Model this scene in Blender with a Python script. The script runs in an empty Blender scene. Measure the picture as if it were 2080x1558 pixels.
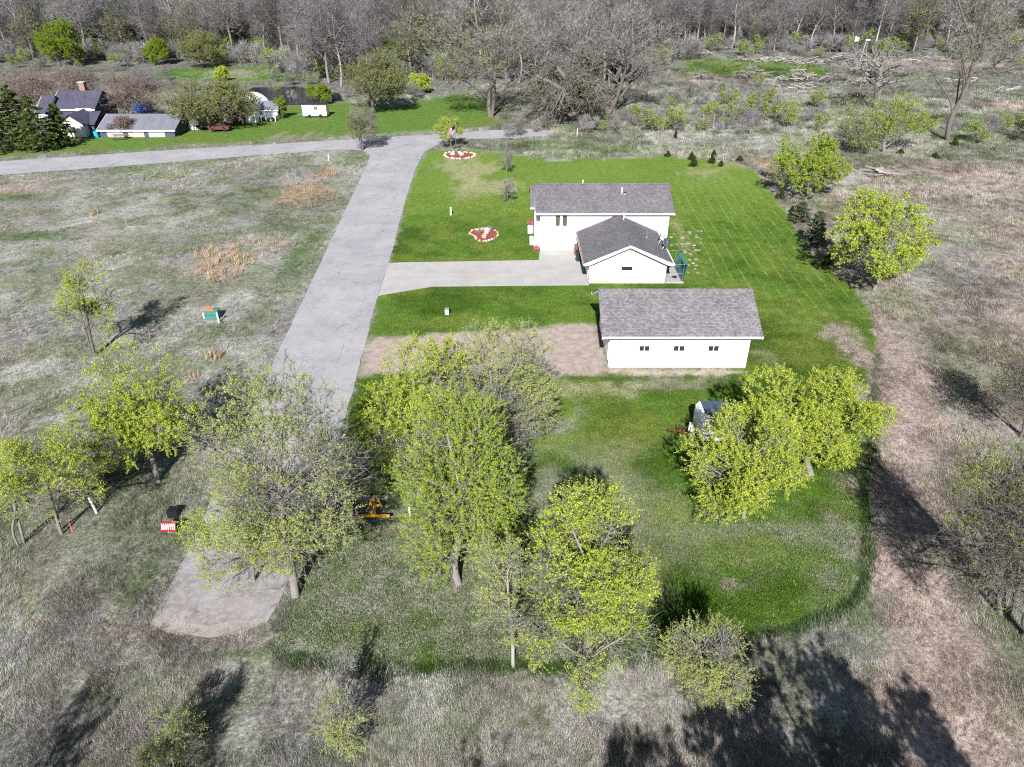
import bpy, bmesh, math, random
import numpy as np
from mathutils import Vector, Matrix

# ------------------------------------------------------------------ camera, sky, sun, exposure
S = bpy.context.scene
COL = S.collection
CAM_H, PITCH, FPX, CX, CY = 28.0, math.radians(31.5), 1444.0, 1040.0, 779.0
cs, sn = math.cos(PITCH), math.sin(PITCH)
cd = bpy.data.cameras.new('camera')
cam = bpy.data.objects.new('camera', cd); COL.objects.link(cam)
cam.location = (0, 0, CAM_H)
cam.rotation_euler = (math.pi / 2 - PITCH, 0, 0)
cd.sensor_fit = 'HORIZONTAL'; cd.sensor_width = 36.0; cd.lens = 36.0 * FPX / 2080.0
cd.clip_start = 0.5; cd.clip_end = 3000
S.camera = cam

SUN_EL, SUN_AZ = math.radians(36), math.radians(6.0)     # light travels towards +Y, 6 degrees to +X
W = bpy.data.worlds.new('World'); S.world = W; W.use_nodes = True
nt = W.node_tree; nt.nodes.clear()
sky = nt.nodes.new('ShaderNodeTexSky'); sky.sky_type = 'NISHITA'; sky.sun_disc = False
sky.sun_elevation = SUN_EL; sky.sun_rotation = math.pi + SUN_AZ; sky.air_density = 1.0; sky.dust_density = 0.6
bg = nt.nodes.new('ShaderNodeBackground'); bg.inputs['Strength'].default_value = 0.05
wo = nt.nodes.new('ShaderNodeOutputWorld')
nt.links.new(sky.outputs[0], bg.inputs[0]); nt.links.new(bg.outputs[0], wo.inputs[0])
sl = bpy.data.lights.new('sun', 'SUN'); sl.energy = 5.0; sl.angle = math.radians(0.53); sl.color = (1.0, 0.982, 0.968)
sun = bpy.data.objects.new('sun', sl); COL.objects.link(sun); sun.location = (0, -60, 60)
ld = Vector((math.sin(SUN_AZ) * math.cos(SUN_EL), math.cos(SUN_AZ) * math.cos(SUN_EL), -math.sin(SUN_EL)))
sun.rotation_euler = ld.to_track_quat('-Z', 'Y').to_euler()
S.view_settings.view_transform = 'Standard'; S.view_settings.look = 'None'
S.view_settings.exposure = 1.05; S.view_settings.gamma = 1.0; S.view_settings.use_curve_mapping = False
S.render.engine = 'CYCLES'
S.cycles.max_bounces = 5; S.cycles.diffuse_bounces = 1; S.cycles.glossy_bounces = 2
S.cycles.transmission_bounces = 3; S.cycles.transparent_max_bounces = 6
S.cycles.use_denoising = False; S.cycles.filter_width = 1.15; S.cycles.use_adaptive_sampling = False
S.cycles.caustics_reflective = False; S.cycles.caustics_refractive = False

RNG = np.random.default_rng(7)
random.seed(7)

# ------------------------------------------------------------------ survey helpers (photo pixel -> place on the ground)
def gp(px, py, z=0.0):
    u, v = (px - CX) / FPX, (CY - py) / FPX
    dy, dz = cs + v * sn, -sn + v * cs
    t = (z - CAM_H) / dz
    return np.array([u * t, dy * t, z])
def hz(D, py):                        # height of what is seen at row py at distance D
    v = (CY - py) / FPX
    return CAM_H + D * (-sn + v * cs) / (cs + v * sn)
def wx(px, D, z=0.0):
    return (px - CX) / FPX * (D * cs + (CAM_H - z) * sn)

# ------------------------------------------------------------------ noise
def _hash(ix, iy, seed):
    n = (ix.astype(np.int64) * 374761393 + iy.astype(np.int64) * 668265263 + seed * 1442695041) & 0x7fffffff
    n = ((n ^ (n >> 13)) * 1274126177) & 0x7fffffff
    return ((n ^ (n >> 16)) & 0xffff) / 65535.0
def vnoise(x, y, seed=0):
    ix, iy = np.floor(x), np.floor(y); fx, fy = x - ix, y - iy
    fx = fx * fx * (3 - 2 * fx); fy = fy * fy * (3 - 2 * fy)
    a = _hash(ix, iy, seed); b = _hash(ix + 1, iy, seed); c = _hash(ix, iy + 1, seed); d = _hash(ix + 1, iy + 1, seed)
    return (a * (1 - fx) + b * fx) * (1 - fy) + (c * (1 - fx) + d * fx) * fy
def fbm(x, y, scale, seed=0, octaves=4):
    r = 0; amp = 0.5; f = 1.0 / scale
    for o in range(octaves):
        r = r + amp * vnoise(x * f + 17.3 * o, y * f - 9.1 * o, seed + o); amp *= 0.5; f *= 2.03
    return r / (1 - 0.5 ** octaves)
def sstep(a, b, x):
    t = np.clip((x - a) / (b - a), 0, 1); return t * t * (3 - 2 * t)
def poly_sd(x, y, poly):              # signed distance, negative inside
    P = np.asarray(poly, float)[:, :2]; Q = np.roll(P, -1, 0)
    d = np.full(x.shape, 1e9); inside = np.zeros(x.shape, bool)
    for a, b in zip(P, Q):
        e = b - a; wx_, wy_ = x - a[0], y - a[1]
        t = np.clip((wx_ * e[0] + wy_ * e[1]) / (e @ e + 1e-12), 0, 1)
        d = np.minimum(d, (wx_ - e[0] * t) ** 2 + (wy_ - e[1] * t) ** 2)
        c = ((a[1] <= y) & (b[1] > y)) | ((b[1] <= y) & (a[1] > y))
        with np.errstate(divide='ignore', invalid='ignore'):
            inside ^= c & (x < a[0] + (y - a[1]) / (b[1] - a[1] + 1e-12) * e[0])
    return np.where(inside, -1, 1) * np.sqrt(d)
def gpoly(pts): return np.array([gp(*p)[:2] for p in pts])

# ------------------------------------------------------------------ materials
MATS = {}
class NB:
    def __init__(s, name):
        m = bpy.data.materials.new(name); m.use_nodes = True; s.m = m; s.t = m.node_tree; s.t.nodes.clear()
        s.out = s.n('ShaderNodeOutputMaterial')
    def n(s, typ, **kw):
        x = s.t.nodes.new(typ)
        for k, v in kw.items(): setattr(x, k, v)
        return x
    def l(s, a, b): s.t.links.new(a, b)
    def val(s, x, inp):
        if hasattr(x, 'links') or hasattr(x, 'is_output'): s.l(x, inp)
        else: inp.default_value = x
    def coord(s, kind='Object'): return s.n('ShaderNodeTexCoord').outputs[kind]
    def noise(s, vec, scale, detail=4, rough=0.6):
        x = s.n('ShaderNodeTexNoise'); s.l(vec, x.inputs['Vector']); x.inputs['Scale'].default_value = scale
        x.inputs['Detail'].default_value = detail; x.inputs['Roughness'].default_value = rough
        return x.outputs['Fac']
    def ramp(s, fac, stops):
        x = s.n('ShaderNodeValToRGB'); s.l(fac, x.inputs[0]); e = x.color_ramp.elements
        while len(e) < len(stops): e.new(0.5)
        for q, (p, c) in zip(e, stops):
            q.position = p; q.color = (c, c, c, 1) if not hasattr(c, '__len__') else (*c, 1)
        return x.outputs[0]
    def mix(s, fac, a, b, mode='MIX'):
        x = s.n('ShaderNodeMix'); x.data_type = 'RGBA'; x.blend_type = mode
        s.val(fac, x.inputs[0])
        for v, i in ((a, 6), (b, 7)):
            if hasattr(v, 'is_output'): s.l(v, x.inputs[i])
            else: x.inputs[i].default_value = (*v, 1) if hasattr(v, '__len__') else (v, v, v, 1)
        return x.outputs[2]
    def bump(s, h, strength=0.5, dist=0.05):
        x = s.n('ShaderNodeBump'); x.inputs['Strength'].default_value = strength; x.inputs['Distance'].default_value = dist
        s.l(h, x.inputs['Height']); return x.outputs[0]
    def bsdf(s, col, rough=0.8, normal=None, metal=0.0, spec=0.3):
        b = s.n('ShaderNodeBsdfPrincipled')
        if hasattr(col, 'is_output'): s.l(col, b.inputs['Base Color'])
        else: b.inputs['Base Color'].default_value = (*col, 1)
        s.val(rough, b.inputs['Roughness']); b.inputs['Metallic'].default_value = metal
        b.inputs['Specular IOR Level'].default_value = spec
        if normal is not None: s.l(normal, b.inputs['Normal'])
        s.l(b.outputs[0], s.out.inputs[0]); return b
    def done(s, key): MATS[key] = s.m; return s.m

def plain(key, col, rough=0.7, metal=0.0, var=0.12, scale=3.0, spec=0.3):
    b = NB(key); c = b.coord(); n = b.noise(c, scale, 5)
    f = b.ramp(n, [(0.25, 1 - var), (0.75, 1 + var * 0.4)])
    n2 = b.noise(c, scale * 14, 3); f2 = b.ramp(n2, [(0.3, 1 - var * 0.6), (0.7, 1.0)])
    col_ = b.mix(1.0, b.mix(1.0, col, f, 'MULTIPLY'), f2, 'MULTIPLY')
    b.bsdf(col_, rough, b.bump(n2, 0.15, 0.01), metal, spec); return b.done(key)

plain('white_siding_trim', (0.82, 0.82, 0.81), 0.5, var=0.05)
plain('grey_metal', (0.35, 0.36, 0.37), 0.4, 0.7)
plain('dark_metal', (0.04, 0.04, 0.045), 0.5, 0.3)
plain('black_plastic', (0.012, 0.012, 0.014), 0.55)
plain('white_plastic', (0.78, 0.78, 0.76), 0.45, var=0.06)
plain('green_steel', (0.05, 0.17, 0.14), 0.45)
plain('orange_paint', (0.75, 0.16, 0.03), 0.6)
plain('yellow_paint', (0.62, 0.32, 0.03), 0.5, var=.3)
plain('red_paint', (0.2, 0.008, 0.022), 0.6, var=.3)
plain('rust_red', (0.12, 0.03, 0.022), 0.7)
plain('bin_green', (0.012, 0.03, 0.03), 0.5)
plain('bin_brown', (0.16, 0.09, 0.06), 0.6)
plain('concrete_old', (0.36, 0.35, 0.33), 0.9)
plain('mulch', (0.30, 0.075, 0.06), 0.95, var=0.5, scale=8)
plain('rock_pale', (0.55, 0.5, 0.45), 0.9, var=0.3)
plain('rock_pink', (0.5, 0.33, 0.24), 0.9, var=0.3)
plain('rock_dark', (0.13, 0.11, 0.1), 0.9, var=0.3)
plain('wood_grey', (0.24, 0.215, 0.195), 0.9, var=0.35, scale=2)
plain('wood_bleached', (0.36, 0.325, 0.295), 0.9, var=0.3, scale=2)
plain('brick_orange', (0.28, 0.18, 0.13), 0.9, var=0.3)
plain('flag_red', (0.5, 0.03, 0.04), 0.8); plain('flag_blue', (0.02, 0.03, 0.12), 0.8)
plain('tarp_blue', (0.02, 0.09, 0.4), 0.5); plain('cyan_plastic', (0.02, 0.35, 0.6), 0.5)
plain('teal_plastic', (0.03, 0.3, 0.27), 0.5)
plain('dark_wall_and_shade', (0.055, 0.075, 0.11), 0.8)  # dark farm walls, and the shade painted on the camper roof
plain('deck_board', (0.33, 0.32, 0.31), 0.85, var=0.2)
plain('stain_ochre', (0.65, 0.45, 0.12), 0.8)
plain('flower_pink', (0.55, 0.12, 0.16), 0.8, var=0.4)
plain('plant_green', (0.10, 0.2, 0.02), 0.8, var=0.4)

def siding(key, col):
    b = NB(key); c = b.coord(); sep = b.n('ShaderNodeSeparateXYZ'); b.l(c, sep.inputs[0])
    m = b.n('ShaderNodeMath', operation='MULTIPLY'); b.l(sep.outputs[2], m.inputs[0]); m.inputs[1].default_value = 1 / 0.115
    fr = b.n('ShaderNodeMath', operation='FRACT'); b.l(m.outputs[0], fr.inputs[0])
    n = b.noise(c, 0.8, 4); f = b.ramp(n, [(0.3, 0.93), (0.7, 1.0)])
    b.bsdf(b.mix(1.0, col, f, 'MULTIPLY'), 0.5, b.bump(fr.outputs[0], 0.6, 0.015)); return b.done(key)
siding('white_siding', (0.80, 0.80, 0.78))

def shingles(key, swap, c1, c2, c3):
    b = NB(key); c = b.coord()
    mp = b.n('ShaderNodeMapping'); b.l(c, mp.inputs[0])
    if swap: mp.inputs['Rotation'].default_value = (0, 0, math.pi / 2)
    br = b.n('ShaderNodeTexBrick'); b.l(mp.outputs[0], br.inputs['Vector'])
    br.inputs['Scale'].default_value = 1.0; br.inputs['Brick Width'].default_value = 0.20; br.inputs['Row Height'].default_value = 0.125
    br.inputs['Mortar Size'].default_value = 0.006; br.inputs['Mortar Smooth'].default_value = 0.3; br.offset = 0.37
    br.inputs['Color1'].default_value = (0, 0, 0, 1); br.inputs['Color2'].default_value = (1, 1, 1, 1); br.inputs['Mortar'].default_value = (0.3, 0.3, 0.3, 1)
    br.inputs['Bias'].default_value = 0.0
    base = b.ramp(br.outputs['Color'], [(0.0, c1), (0.45, c2), (1.0, c3)])
    n = b.noise(c, 0.55, 4); f = b.ramp(n, [(0.3, 0.82), (0.7, 1.12)])
    n3 = b.noise(c, 60, 2); f3 = b.ramp(n3, [(0.3, 0.8), (0.7, 1.15)])
    col = b.mix(1.0, b.mix(1.0, base, f, 'MULTIPLY'), f3, 'MULTIPLY')
    mo = b.mix(b.ramp(br.outputs['Fac'], [(0, 0), (1, 0.55)]), col, (0.03, 0.028, 0.03))
    h = b.n('ShaderNodeMath', operation='MULTIPLY'); b.l(br.outputs['Fac'], h.inputs[0]); h.inputs[1].default_value = -1
    b.bsdf(mo, 0.95, b.bump(h.outputs[0], 0.6, 0.02), spec=0.15); return b.done(key)
shingles('house_shingles', False, (0.105, 0.097, 0.109), (0.134, 0.123, 0.134), (0.178, 0.164, 0.172))
shingles('garage_shingles', True, (0.105, 0.097, 0.109), (0.134, 0.123, 0.134), (0.178, 0.164, 0.172))
shingles('shed_shingles', False, (0.118, 0.109, 0.117), (0.160, 0.148, 0.157), (0.215, 0.20, 0.208))
shingles('farm_shingles', False, (0.05, 0.048, 0.075), (0.07, 0.067, 0.1), (0.09, 0.085, 0.12))
shingles('slate_shingles', False, (0.13, 0.135, 0.17), (0.16, 0.165, 0.2), (0.2, 0.2, 0.23))

def asphalt(key, c1, c2, worn_end=False):
    b = NB(key); c = b.coord()
    n1 = b.noise(c, 0.22, 5); n2 = b.noise(c, 9, 3, 0.7); n3 = b.noise(c, 45, 2, 0.8)
    col = b.mix(b.ramp(n1, [(0.35, 0), (0.65, 1)]), c1, c2)
    col = b.mix(b.ramp(b.noise(c, 0.7, 6, 0.7), [(0.5, 0), (0.72, 0.45)]), col, tuple(q * 0.62 for q in c1))
    col = b.mix(1.0, col, b.ramp(n3, [(0.35, 0.5), (0.5, 1.0), (0.66, 1.4)]), 'MULTIPLY')
    col = b.mix(1.0, col, b.ramp(n2, [(0.3, 0.86), (0.7, 1.08)]), 'MULTIPLY')
    if worn_end:                      # the dead end is unsealed, stained and crumbling
        sp = b.n('ShaderNodeSeparateXYZ'); b.l(c, sp.inputs[0]); mr = b.n('ShaderNodeMapRange'); b.l(sp.outputs[1], mr.inputs[0]); mr.inputs[1].default_value = 31; mr.inputs[2].default_value = 23
        w1 = b.ramp(b.noise(c, 0.55, 7, 0.72), [(0.34, 0), (0.52, 1)]); mm = b.n('ShaderNodeMath', operation='MULTIPLY'); b.l(mr.outputs[0], mm.inputs[0]); b.l(w1, mm.inputs[1])
        col = b.mix(mm.outputs[0], col, b.mix(b.ramp(b.noise(c, 2.2, 5, 0.7), [(0.4, 0), (0.6, 1)]), (0.12, 0.10, 0.09), (0.29, 0.255, 0.235)))
    # long thin cracks: cell borders of a distorted, stretched voronoi
    nd = b.n('ShaderNodeTexNoise'); b.l(c, nd.inputs['Vector']); nd.inputs['Scale'].default_value = 0.6; nd.inputs['Detail'].default_value = 6
    ad = b.n('ShaderNodeVectorMath', operation='MULTIPLY_ADD'); b.l(nd.outputs['Color'], ad.inputs[0]); ad.inputs[1].default_value = (2.2, 2.2, 0); b.l(c, ad.inputs[2])
    mp = b.n('ShaderNodeMapping'); b.l(ad.outputs[0], mp.inputs[0]); mp.inputs['Scale'].default_value = (0.20, 0.13, 1)
    vo = b.n('ShaderNodeTexVoronoi', feature='DISTANCE_TO_EDGE'); b.l(mp.outputs[0], vo.inputs['Vector']); vo.inputs['Scale'].default_value = 1.0
    ck = b.ramp(vo.outputs['Distance'], [(0.0, 0.8), (0.0025, 0.5), (0.006, 0)])
    msk = b.ramp(b.noise(c, 0.35, 2), [(0.42, 0), (0.56, 1)])
    ckm = b.n('ShaderNodeMath', operation='MULTIPLY'); b.l(ck, ckm.inputs[0]); b.l(msk, ckm.inputs[1])
    col = b.mix(ckm.outputs[0], col, (0.09, 0.085, 0.08))
    b.bsdf(col, 0.92, b.bump(n3, 0.4, 0.01), spec=0.2); return b.done(key)
asphalt('asphalt', (0.27, 0.262, 0.275), (0.335, 0.322, 0.328))
asphalt('asphalt_dead_end', (0.27, 0.262, 0.275), (0.335, 0.322, 0.328), True); asphalt('asphalt_old', (0.24, 0.21, 0.195), (0.33, 0.29, 0.27)); asphalt('asphalt_worn', (0.17, 0.145, 0.135), (0.27, 0.235, 0.22))
def concrete(key):
    b = NB(key); c = b.coord(); n1 = b.noise(c, 0.5, 5); n2 = b.noise(c, 12, 4)
    col = b.mix(b.ramp(n1, [(0.35, 0), (0.68, 1)]), (0.31, 0.30, 0.295), (0.375, 0.355, 0.33))
    st = b.ramp(b.noise(c, 0.28, 5, 0.7), [(0.52, 0), (0.68, 0.45)])
    col = b.mix(st, col, (0.33, 0.26, 0.185))
    col = b.mix(1.0, col, b.ramp(n2, [(0.3, 0.88), (0.7, 1.06)]), 'MULTIPLY')
    b.bsdf(col, 0.9, b.bump(n2, 0.2, 0.005)); return b.done(key)
concrete('concrete')

def ground_mat(key, bump_s, fine):
    """base colour per vertex = which plant litter or soil grows there; noise breaks it into blades and clods"""
    b = NB(key); c = b.coord()
    a = b.n('ShaderNodeAttribute', attribute_name='soil', attribute_type='GEOMETRY')
    nd = b.noise(c, fine, 4, 0.75); n2 = b.noise(c, fine * 0.22, 4, 0.65); n3 = b.noise(c, 1.1, 5, 0.6)
    col = b.mix(1.0, a.outputs['Color'], b.ramp(nd, [(0.28, 0.32), (0.5, 0.95), (0.72, 1.7)]), 'MULTIPLY')
    col = b.mix(1.0, col, b.ramp(n2, [(0.3, 0.7), (0.7, 1.3)]), 'MULTIPLY')
    col = b.mix(b.ramp(n3, [(0.4, 0), (0.75, 0.35)]), col, b.mix(1.0, col, (0.75, 1.0, 0.6), 'MULTIPLY'))
    h = b.n('ShaderNodeMath', operation='ADD'); b.l(nd, h.inputs[0]); b.l(n2, h.inputs[1])
    b.bsdf(col, 0.95, b.bump(h.outputs[0], bump_s, 0.08), spec=0.1); return b.done(key)
ground_mat('meadow_soil', 0.9, 5.0)

def lawn_mat(key):
    b = NB(key); c = b.coord()
    a = b.n('ShaderNodeAttribute', attribute_name='soil', attribute_type='GEOMETRY')
    nd = b.noise(c, 11, 3, 0.75); n2 = b.noise(c, 1.6, 5, 0.65)
    col = b.mix(1.0, a.outputs['Color'], b.ramp(nd, [(0.28, 0.55), (0.5, 1.0), (0.72, 1.45)]), 'MULTIPLY')
    col = b.mix(1.0, col, b.ramp(n2, [(0.3, 0.72), (0.7, 1.3)]), 'MULTIPLY')
    # wheel lines left by the mower on the east lawn
    sp = b.n('ShaderNodeSeparateXYZ'); b.l(c, sp.inputs[0]); X_, Y_ = sp.outputs[0], sp.outputs[1]
    def mth(op, a_, b_=0.0, c_=0.0):
        x_ = b.n('ShaderNodeMath', operation=op)
        for i_, v_ in enumerate((a_, b_, c_)): b.val(v_, x_.inputs[i_])
        return x_.outputs[0]
    def rng_(v_, lo, hi):
        x_ = b.n('ShaderNodeMapRange'); x_.interpolation_type = 'SMOOTHSTEP'; b.l(v_, x_.inputs[0]); x_.inputs[1].default_value = lo; x_.inputs[2].default_value = hi; return x_.outputs[0]
    wob = mth('MULTIPLY', b.noise(c, 0.05, 1), 0.9)
    ph = mth('FRACT', mth('MULTIPLY', mth('ADD', mth('MULTIPLY_ADD', Y_, -0.035, X_), wob), 1 / 1.25))
    ln = mth('MULTIPLY', rng_(ph, 0.0, 0.06), rng_(ph, 0.22, 0.12))
    m_ = mth('MULTIPLY', mth('MULTIPLY', rng_(X_, 17.0, 19.5), rng_(Y_, 57, 62)), mth('MULTIPLY', rng_(Y_, 104, 92), b.ramp(b.noise(c, 0.5, 3), [(0.35, 0.1), (0.6, 1)])))
    col = b.mix(mth('MULTIPLY', mth('MULTIPLY', ln, m_), 0.7), col, (0.21, 0.27, 0.08))
    b.bsdf(col, 0.95, b.bump(nd, 0.7, 0.05), spec=0.1); return b.done(key)
lawn_mat('lawn_grass_soil')

def leaf_mat(key, ca, cb, trans=0.35):
    b = NB(key)
    a = b.n('ShaderNodeAttribute', attribute_name='tint', attribute_type='GEOMETRY')
    col = b.mix(a.outputs['Fac'], ca, cb)
    d = b.n('ShaderNodeBsdfDiffuse'); b.l(col, d.inputs[0]); t = b.n('ShaderNodeBsdfTranslucent'); b.l(col, t.inputs[0])
    m = b.n('ShaderNodeMixShader'); m.inputs[0].default_value = trans
    b.l(d.outputs[0], m.inputs[1]); b.l(t.outputs[0], m.inputs[2]); b.l(m.outputs[0], b.out.inputs[0]); return b.done(key)
leaf_mat('leaf_lime', (0.19, 0.265, 0.024), (0.55, 0.605, 0.10))
leaf_mat('leaf_pale', (0.23, 0.27, 0.075), (0.48, 0.52, 0.18))
leaf_mat('leaf_green', (0.14, 0.215, 0.02), (0.42, 0.50, 0.08))
leaf_mat('leaf_oak', (0.13, 0.145, 0.04), (0.25, 0.26, 0.09))
leaf_mat('leaf_bright', (0.11, 0.18, 0.014), (0.25, 0.32, 0.03))
leaf_mat('leaf_bud', (0.17, 0.12, 0.10), (0.30, 0.22, 0.19))
leaf_mat('needle_dark', (0.02, 0.035, 0.012), (0.07, 0.09, 0.03), 0.15)
leaf_mat('needle_pine', (0.035, 0.055, 0.014), (0.12, 0.145, 0.045), 0.2)
leaf_mat('needle_blue', (0.06, 0.075, 0.04), (0.13, 0.14, 0.085), 0.15)
def bark(key, c1, c2, obj_var=0.0):
    b = NB(key); c = b.coord(); n = b.noise(c, 6, 4, 0.7)
    col = b.mix(n, c1, c2)
    if obj_var:
        o = b.n('ShaderNodeObjectInfo')
        col = b.mix(1.0, col, b.ramp(o.outputs['Random'], [(0, (1 - obj_var,) * 3), (0.35, (.9, .9, .88)), (0.6, (1, 0.985, 0.985)), (1, (1.35, 1.33, 1.33))]), 'MULTIPLY')
    b.bsdf(col, 0.95, b.bump(n, 0.5, 0.03), spec=0.1); return b.done(key)
bark('bark_grey', (0.11, 0.098, 0.09), (0.27, 0.245, 0.23))
bark('bark_dark', (0.07, 0.06, 0.055), (0.17, 0.15, 0.135))
bark('bark_pale', (0.16, 0.148, 0.14), (0.36, 0.335, 0.315), 0.5)
bark('twig_grey', (0.125, 0.12, 0.12), (0.265, 0.255, 0.255), 0.3)
bark('twig_wood', (0.075, 0.072, 0.072), (0.185, 0.178, 0.178), 0.5)
bark('twig_red', (0.11, 0.08, 0.075), (0.21, 0.155, 0.14), 0.3)
def inst_mat(key):
    b = NB(key)
    a = b.n('ShaderNodeAttribute', attribute_name='col', attribute_type='INSTANCER')
    t = b.n('ShaderNodeAttribute', attribute_name='tint', attribute_type='GEOMETRY')
    col = b.mix(1.0, a.outputs['Color'], b.ramp(t.outputs['Fac'], [(0, 0.35), (0.5, 0.95), (1, 1.75)]), 'MULTIPLY')
    d = b.n('ShaderNodeBsdfDiffuse'); b.l(col, d.inputs[0]); tr = b.n('ShaderNodeBsdfTranslucent'); b.l(col, tr.inputs[0])
    m = b.n('ShaderNodeMixShader'); m.inputs[0].default_value = 0.25
    b.l(d.outputs[0], m.inputs[1]); b.l(tr.outputs[0], m.inputs[2]); b.l(m.outputs[0], b.out.inputs[0]); return b.done(key)
inst_mat('grass_blade')
def glass(key, col=(0.015, 0.017, 0.02)):
    b = NB(key); n = b.noise(b.coord(), 1.5, 3); c = b.mix(n, col, tuple(x * 2.2 for x in col)); b.bsdf(c, 0.08, spec=0.6); return b.done(key)
glass('window_glass'); glass('window_glass_brown', (0.05, 0.045, 0.035))
def water(key):
    b = NB(key); c = b.coord(); n = b.noise(c, 1.5, 3)
    b.bsdf((0.012, 0.016, 0.022), 0.08, b.bump(n, 0.15, 0.03), spec=0.5); return b.done(key)
water('pond_water')

# ------------------------------------------------------------------ object helpers
def tag(o, label=None, cat=None, group=None, kind=None):
    if label: o['label'] = label
    if cat: o['category'] = cat
    if group: o['group'] = group
    if kind: o['kind'] = kind
    return o
def thing(name, label, cat, loc=(0, 0, 0), group=None):
    o = bpy.data.objects.new(name, None); COL.objects.link(o); o.location = loc; o.empty_display_size = 0.3
    return tag(o, label, cat, group)
def origin_of(p):
    while p.parent: p = p.parent
    return Vector(p.location)
def obj(name, bm, mat, parent=None, smooth=False):
    me = bpy.data.meshes.new(name)
    if parent is not None: bmesh.ops.translate(bm, verts=bm.verts, vec=-origin_of(parent))
    bm.normal_update(); bm.to_mesh(me); bm.free()
    for m in (mat if isinstance(mat, (list, tuple)) else [mat]): me.materials.append(MATS[m])
    if smooth:
        for p in me.polygons: p.use_smooth = True
    o = bpy.data.objects.new(name, me); COL.objects.link(o)
    if parent is not None: o.parent = parent
    return o
def npmesh(name, V, faces, mats, midx=None, attrs=None, colors=None, smooth=False):
    """faces: list of (k,m) int arrays"""
    me = bpy.data.meshes.new(name); V = np.asarray(V, np.float32)
    me.vertices.add(len(V)); me.vertices.foreach_set('co', V.ravel())
    tot = sum(f.size for f in faces); npoly = sum(len(f) for f in faces)
    me.loops.add(tot); me.polygons.add(npoly)
    me.loops.foreach_set('vertex_index', np.concatenate([f.ravel() for f in faces]).astype(np.int32))
    ls, s = [], 0
    for f in faces:
        ls.append(s + np.arange(len(f)) * f.shape[1]); s += f.size
    me.polygons.foreach_set('loop_start', np.concatenate(ls).astype(np.int32))
    for m in mats: me.materials.append(MATS[m])
    if midx is not None: me.polygons.foreach_set('material_index', np.asarray(midx, np.int32))
    if smooth: me.polygons.foreach_set('use_smooth', np.ones(npoly, bool))
    for k, a in (attrs or {}).items():
        at = me.attributes.new(k, 'FLOAT', 'POINT'); at.data.foreach_set('value', np.asarray(a, np.float32))
    for k, a in (colors or {}).items():
        at = me.attributes.new(k, 'FLOAT_COLOR', 'POINT')
        c = np.ones((len(V), 4), np.float32); c[:, :3] = a; at.data.foreach_set('color', c.ravel())
    me.update(calc_edges=True); me.validate()
    return me
def mobj(name, me, parent=None, loc=(0, 0, 0)):
    o = bpy.data.objects.new(name, me); COL.objects.link(o); o.location = loc
    if parent is not None: o.parent = parent
    return o
def bm_new(): return bmesh.new()
def bx(bm, x0, x1, y0, y1, z0, z1):
    v = [bm.verts.new((x, y, z)) for z in (z0, z1) for y in (y0, y1) for x in (x0, x1)]
    for f in ((0, 2, 3, 1), (4, 5, 7, 6), (0, 1, 5, 4), (2, 6, 7, 3), (0, 4, 6, 2), (1, 3, 7, 5)): bm.faces.new([v[i] for i in f])
    return bm
def box(*a): return bx(bm_new(), *a)
def tube(bm, p, q, r, k=6, r2=None):
    p, q = Vector(p), Vector(q); d = (q - p).normalized(); r2 = r if r2 is None else r2
    a = d.orthogonal().normalized(); b = d.cross(a)
    A = [bm.verts.new(p + (a * math.cos(t) + b * math.sin(t)) * r) for t in [2 * math.pi * i / k for i in range(k)]]
    B = [bm.verts.new(q + (a * math.cos(t) + b * math.sin(t)) * r2) for t in [2 * math.pi * i / k for i in range(k)]]
    for i in range(k): bm.faces.new((A[i], A[(i + 1) % k], B[(i + 1) % k], B[i]))
    bm.faces.new(A[::-1]); bm.faces.new(B); return bm
def prism(bm, pts, axis, a, b):
    """extrude a 2-D outline along axis 'x' or 'y' (pts are (other, z)) or 'z' (pts are (x, y))"""
    mk = {'x': lambda p, t: (t, p[0], p[1]), 'y': lambda p, t: (p[0], t, p[1]), 'z': lambda p, t: (p[0], p[1], t)}[axis]
    A = [bm.verts.new(mk(p, a)) for p in pts]; B = [bm.verts.new(mk(p, b)) for p in pts]; n = len(pts)
    for i in range(n): bm.faces.new((A[i], A[(i + 1) % n], B[(i + 1) % n], B[i]))
    bm.faces.new(A[::-1]); bm.faces.new(B)
    bmesh.ops.recalc_face_normals(bm, faces=bm.faces); return bm
def quadslab(bm, p, t):
    """four corners (3-D) thickened downwards by t"""
    A = [bm.verts.new(q) for q in p]; B = [bm.verts.new((q[0], q[1], q[2] - t)) for q in p]
    bm.faces.new(A); bm.faces.new(B[::-1])
    for i in range(4): bm.faces.new((A[i], B[i], B[(i + 1) % 4], A[(i + 1) % 4]))
    bmesh.ops.recalc_face_normals(bm, faces=bm.faces); return bm
def rock(bm, c, r, rng, flat=0.7):
    vs = bmesh.ops.create_icosphere(bm, subdivisions=1, radius=1.0)['verts']
    sx, sy = r * rng.uniform(0.8, 1.25), r * rng.uniform(0.75, 1.2); a = rng.uniform(0, 6.28)
    for v in vs:
        k = rng.uniform(0.82, 1.15); x, y, z = v.co.x * sx * k, v.co.y * sy * k, v.co.z * r * flat * k
        v.co = (c[0] + x * math.cos(a) - y * math.sin(a), c[1] + x * math.sin(a) + y * math.cos(a), c[2] + z)
    return bm
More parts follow.
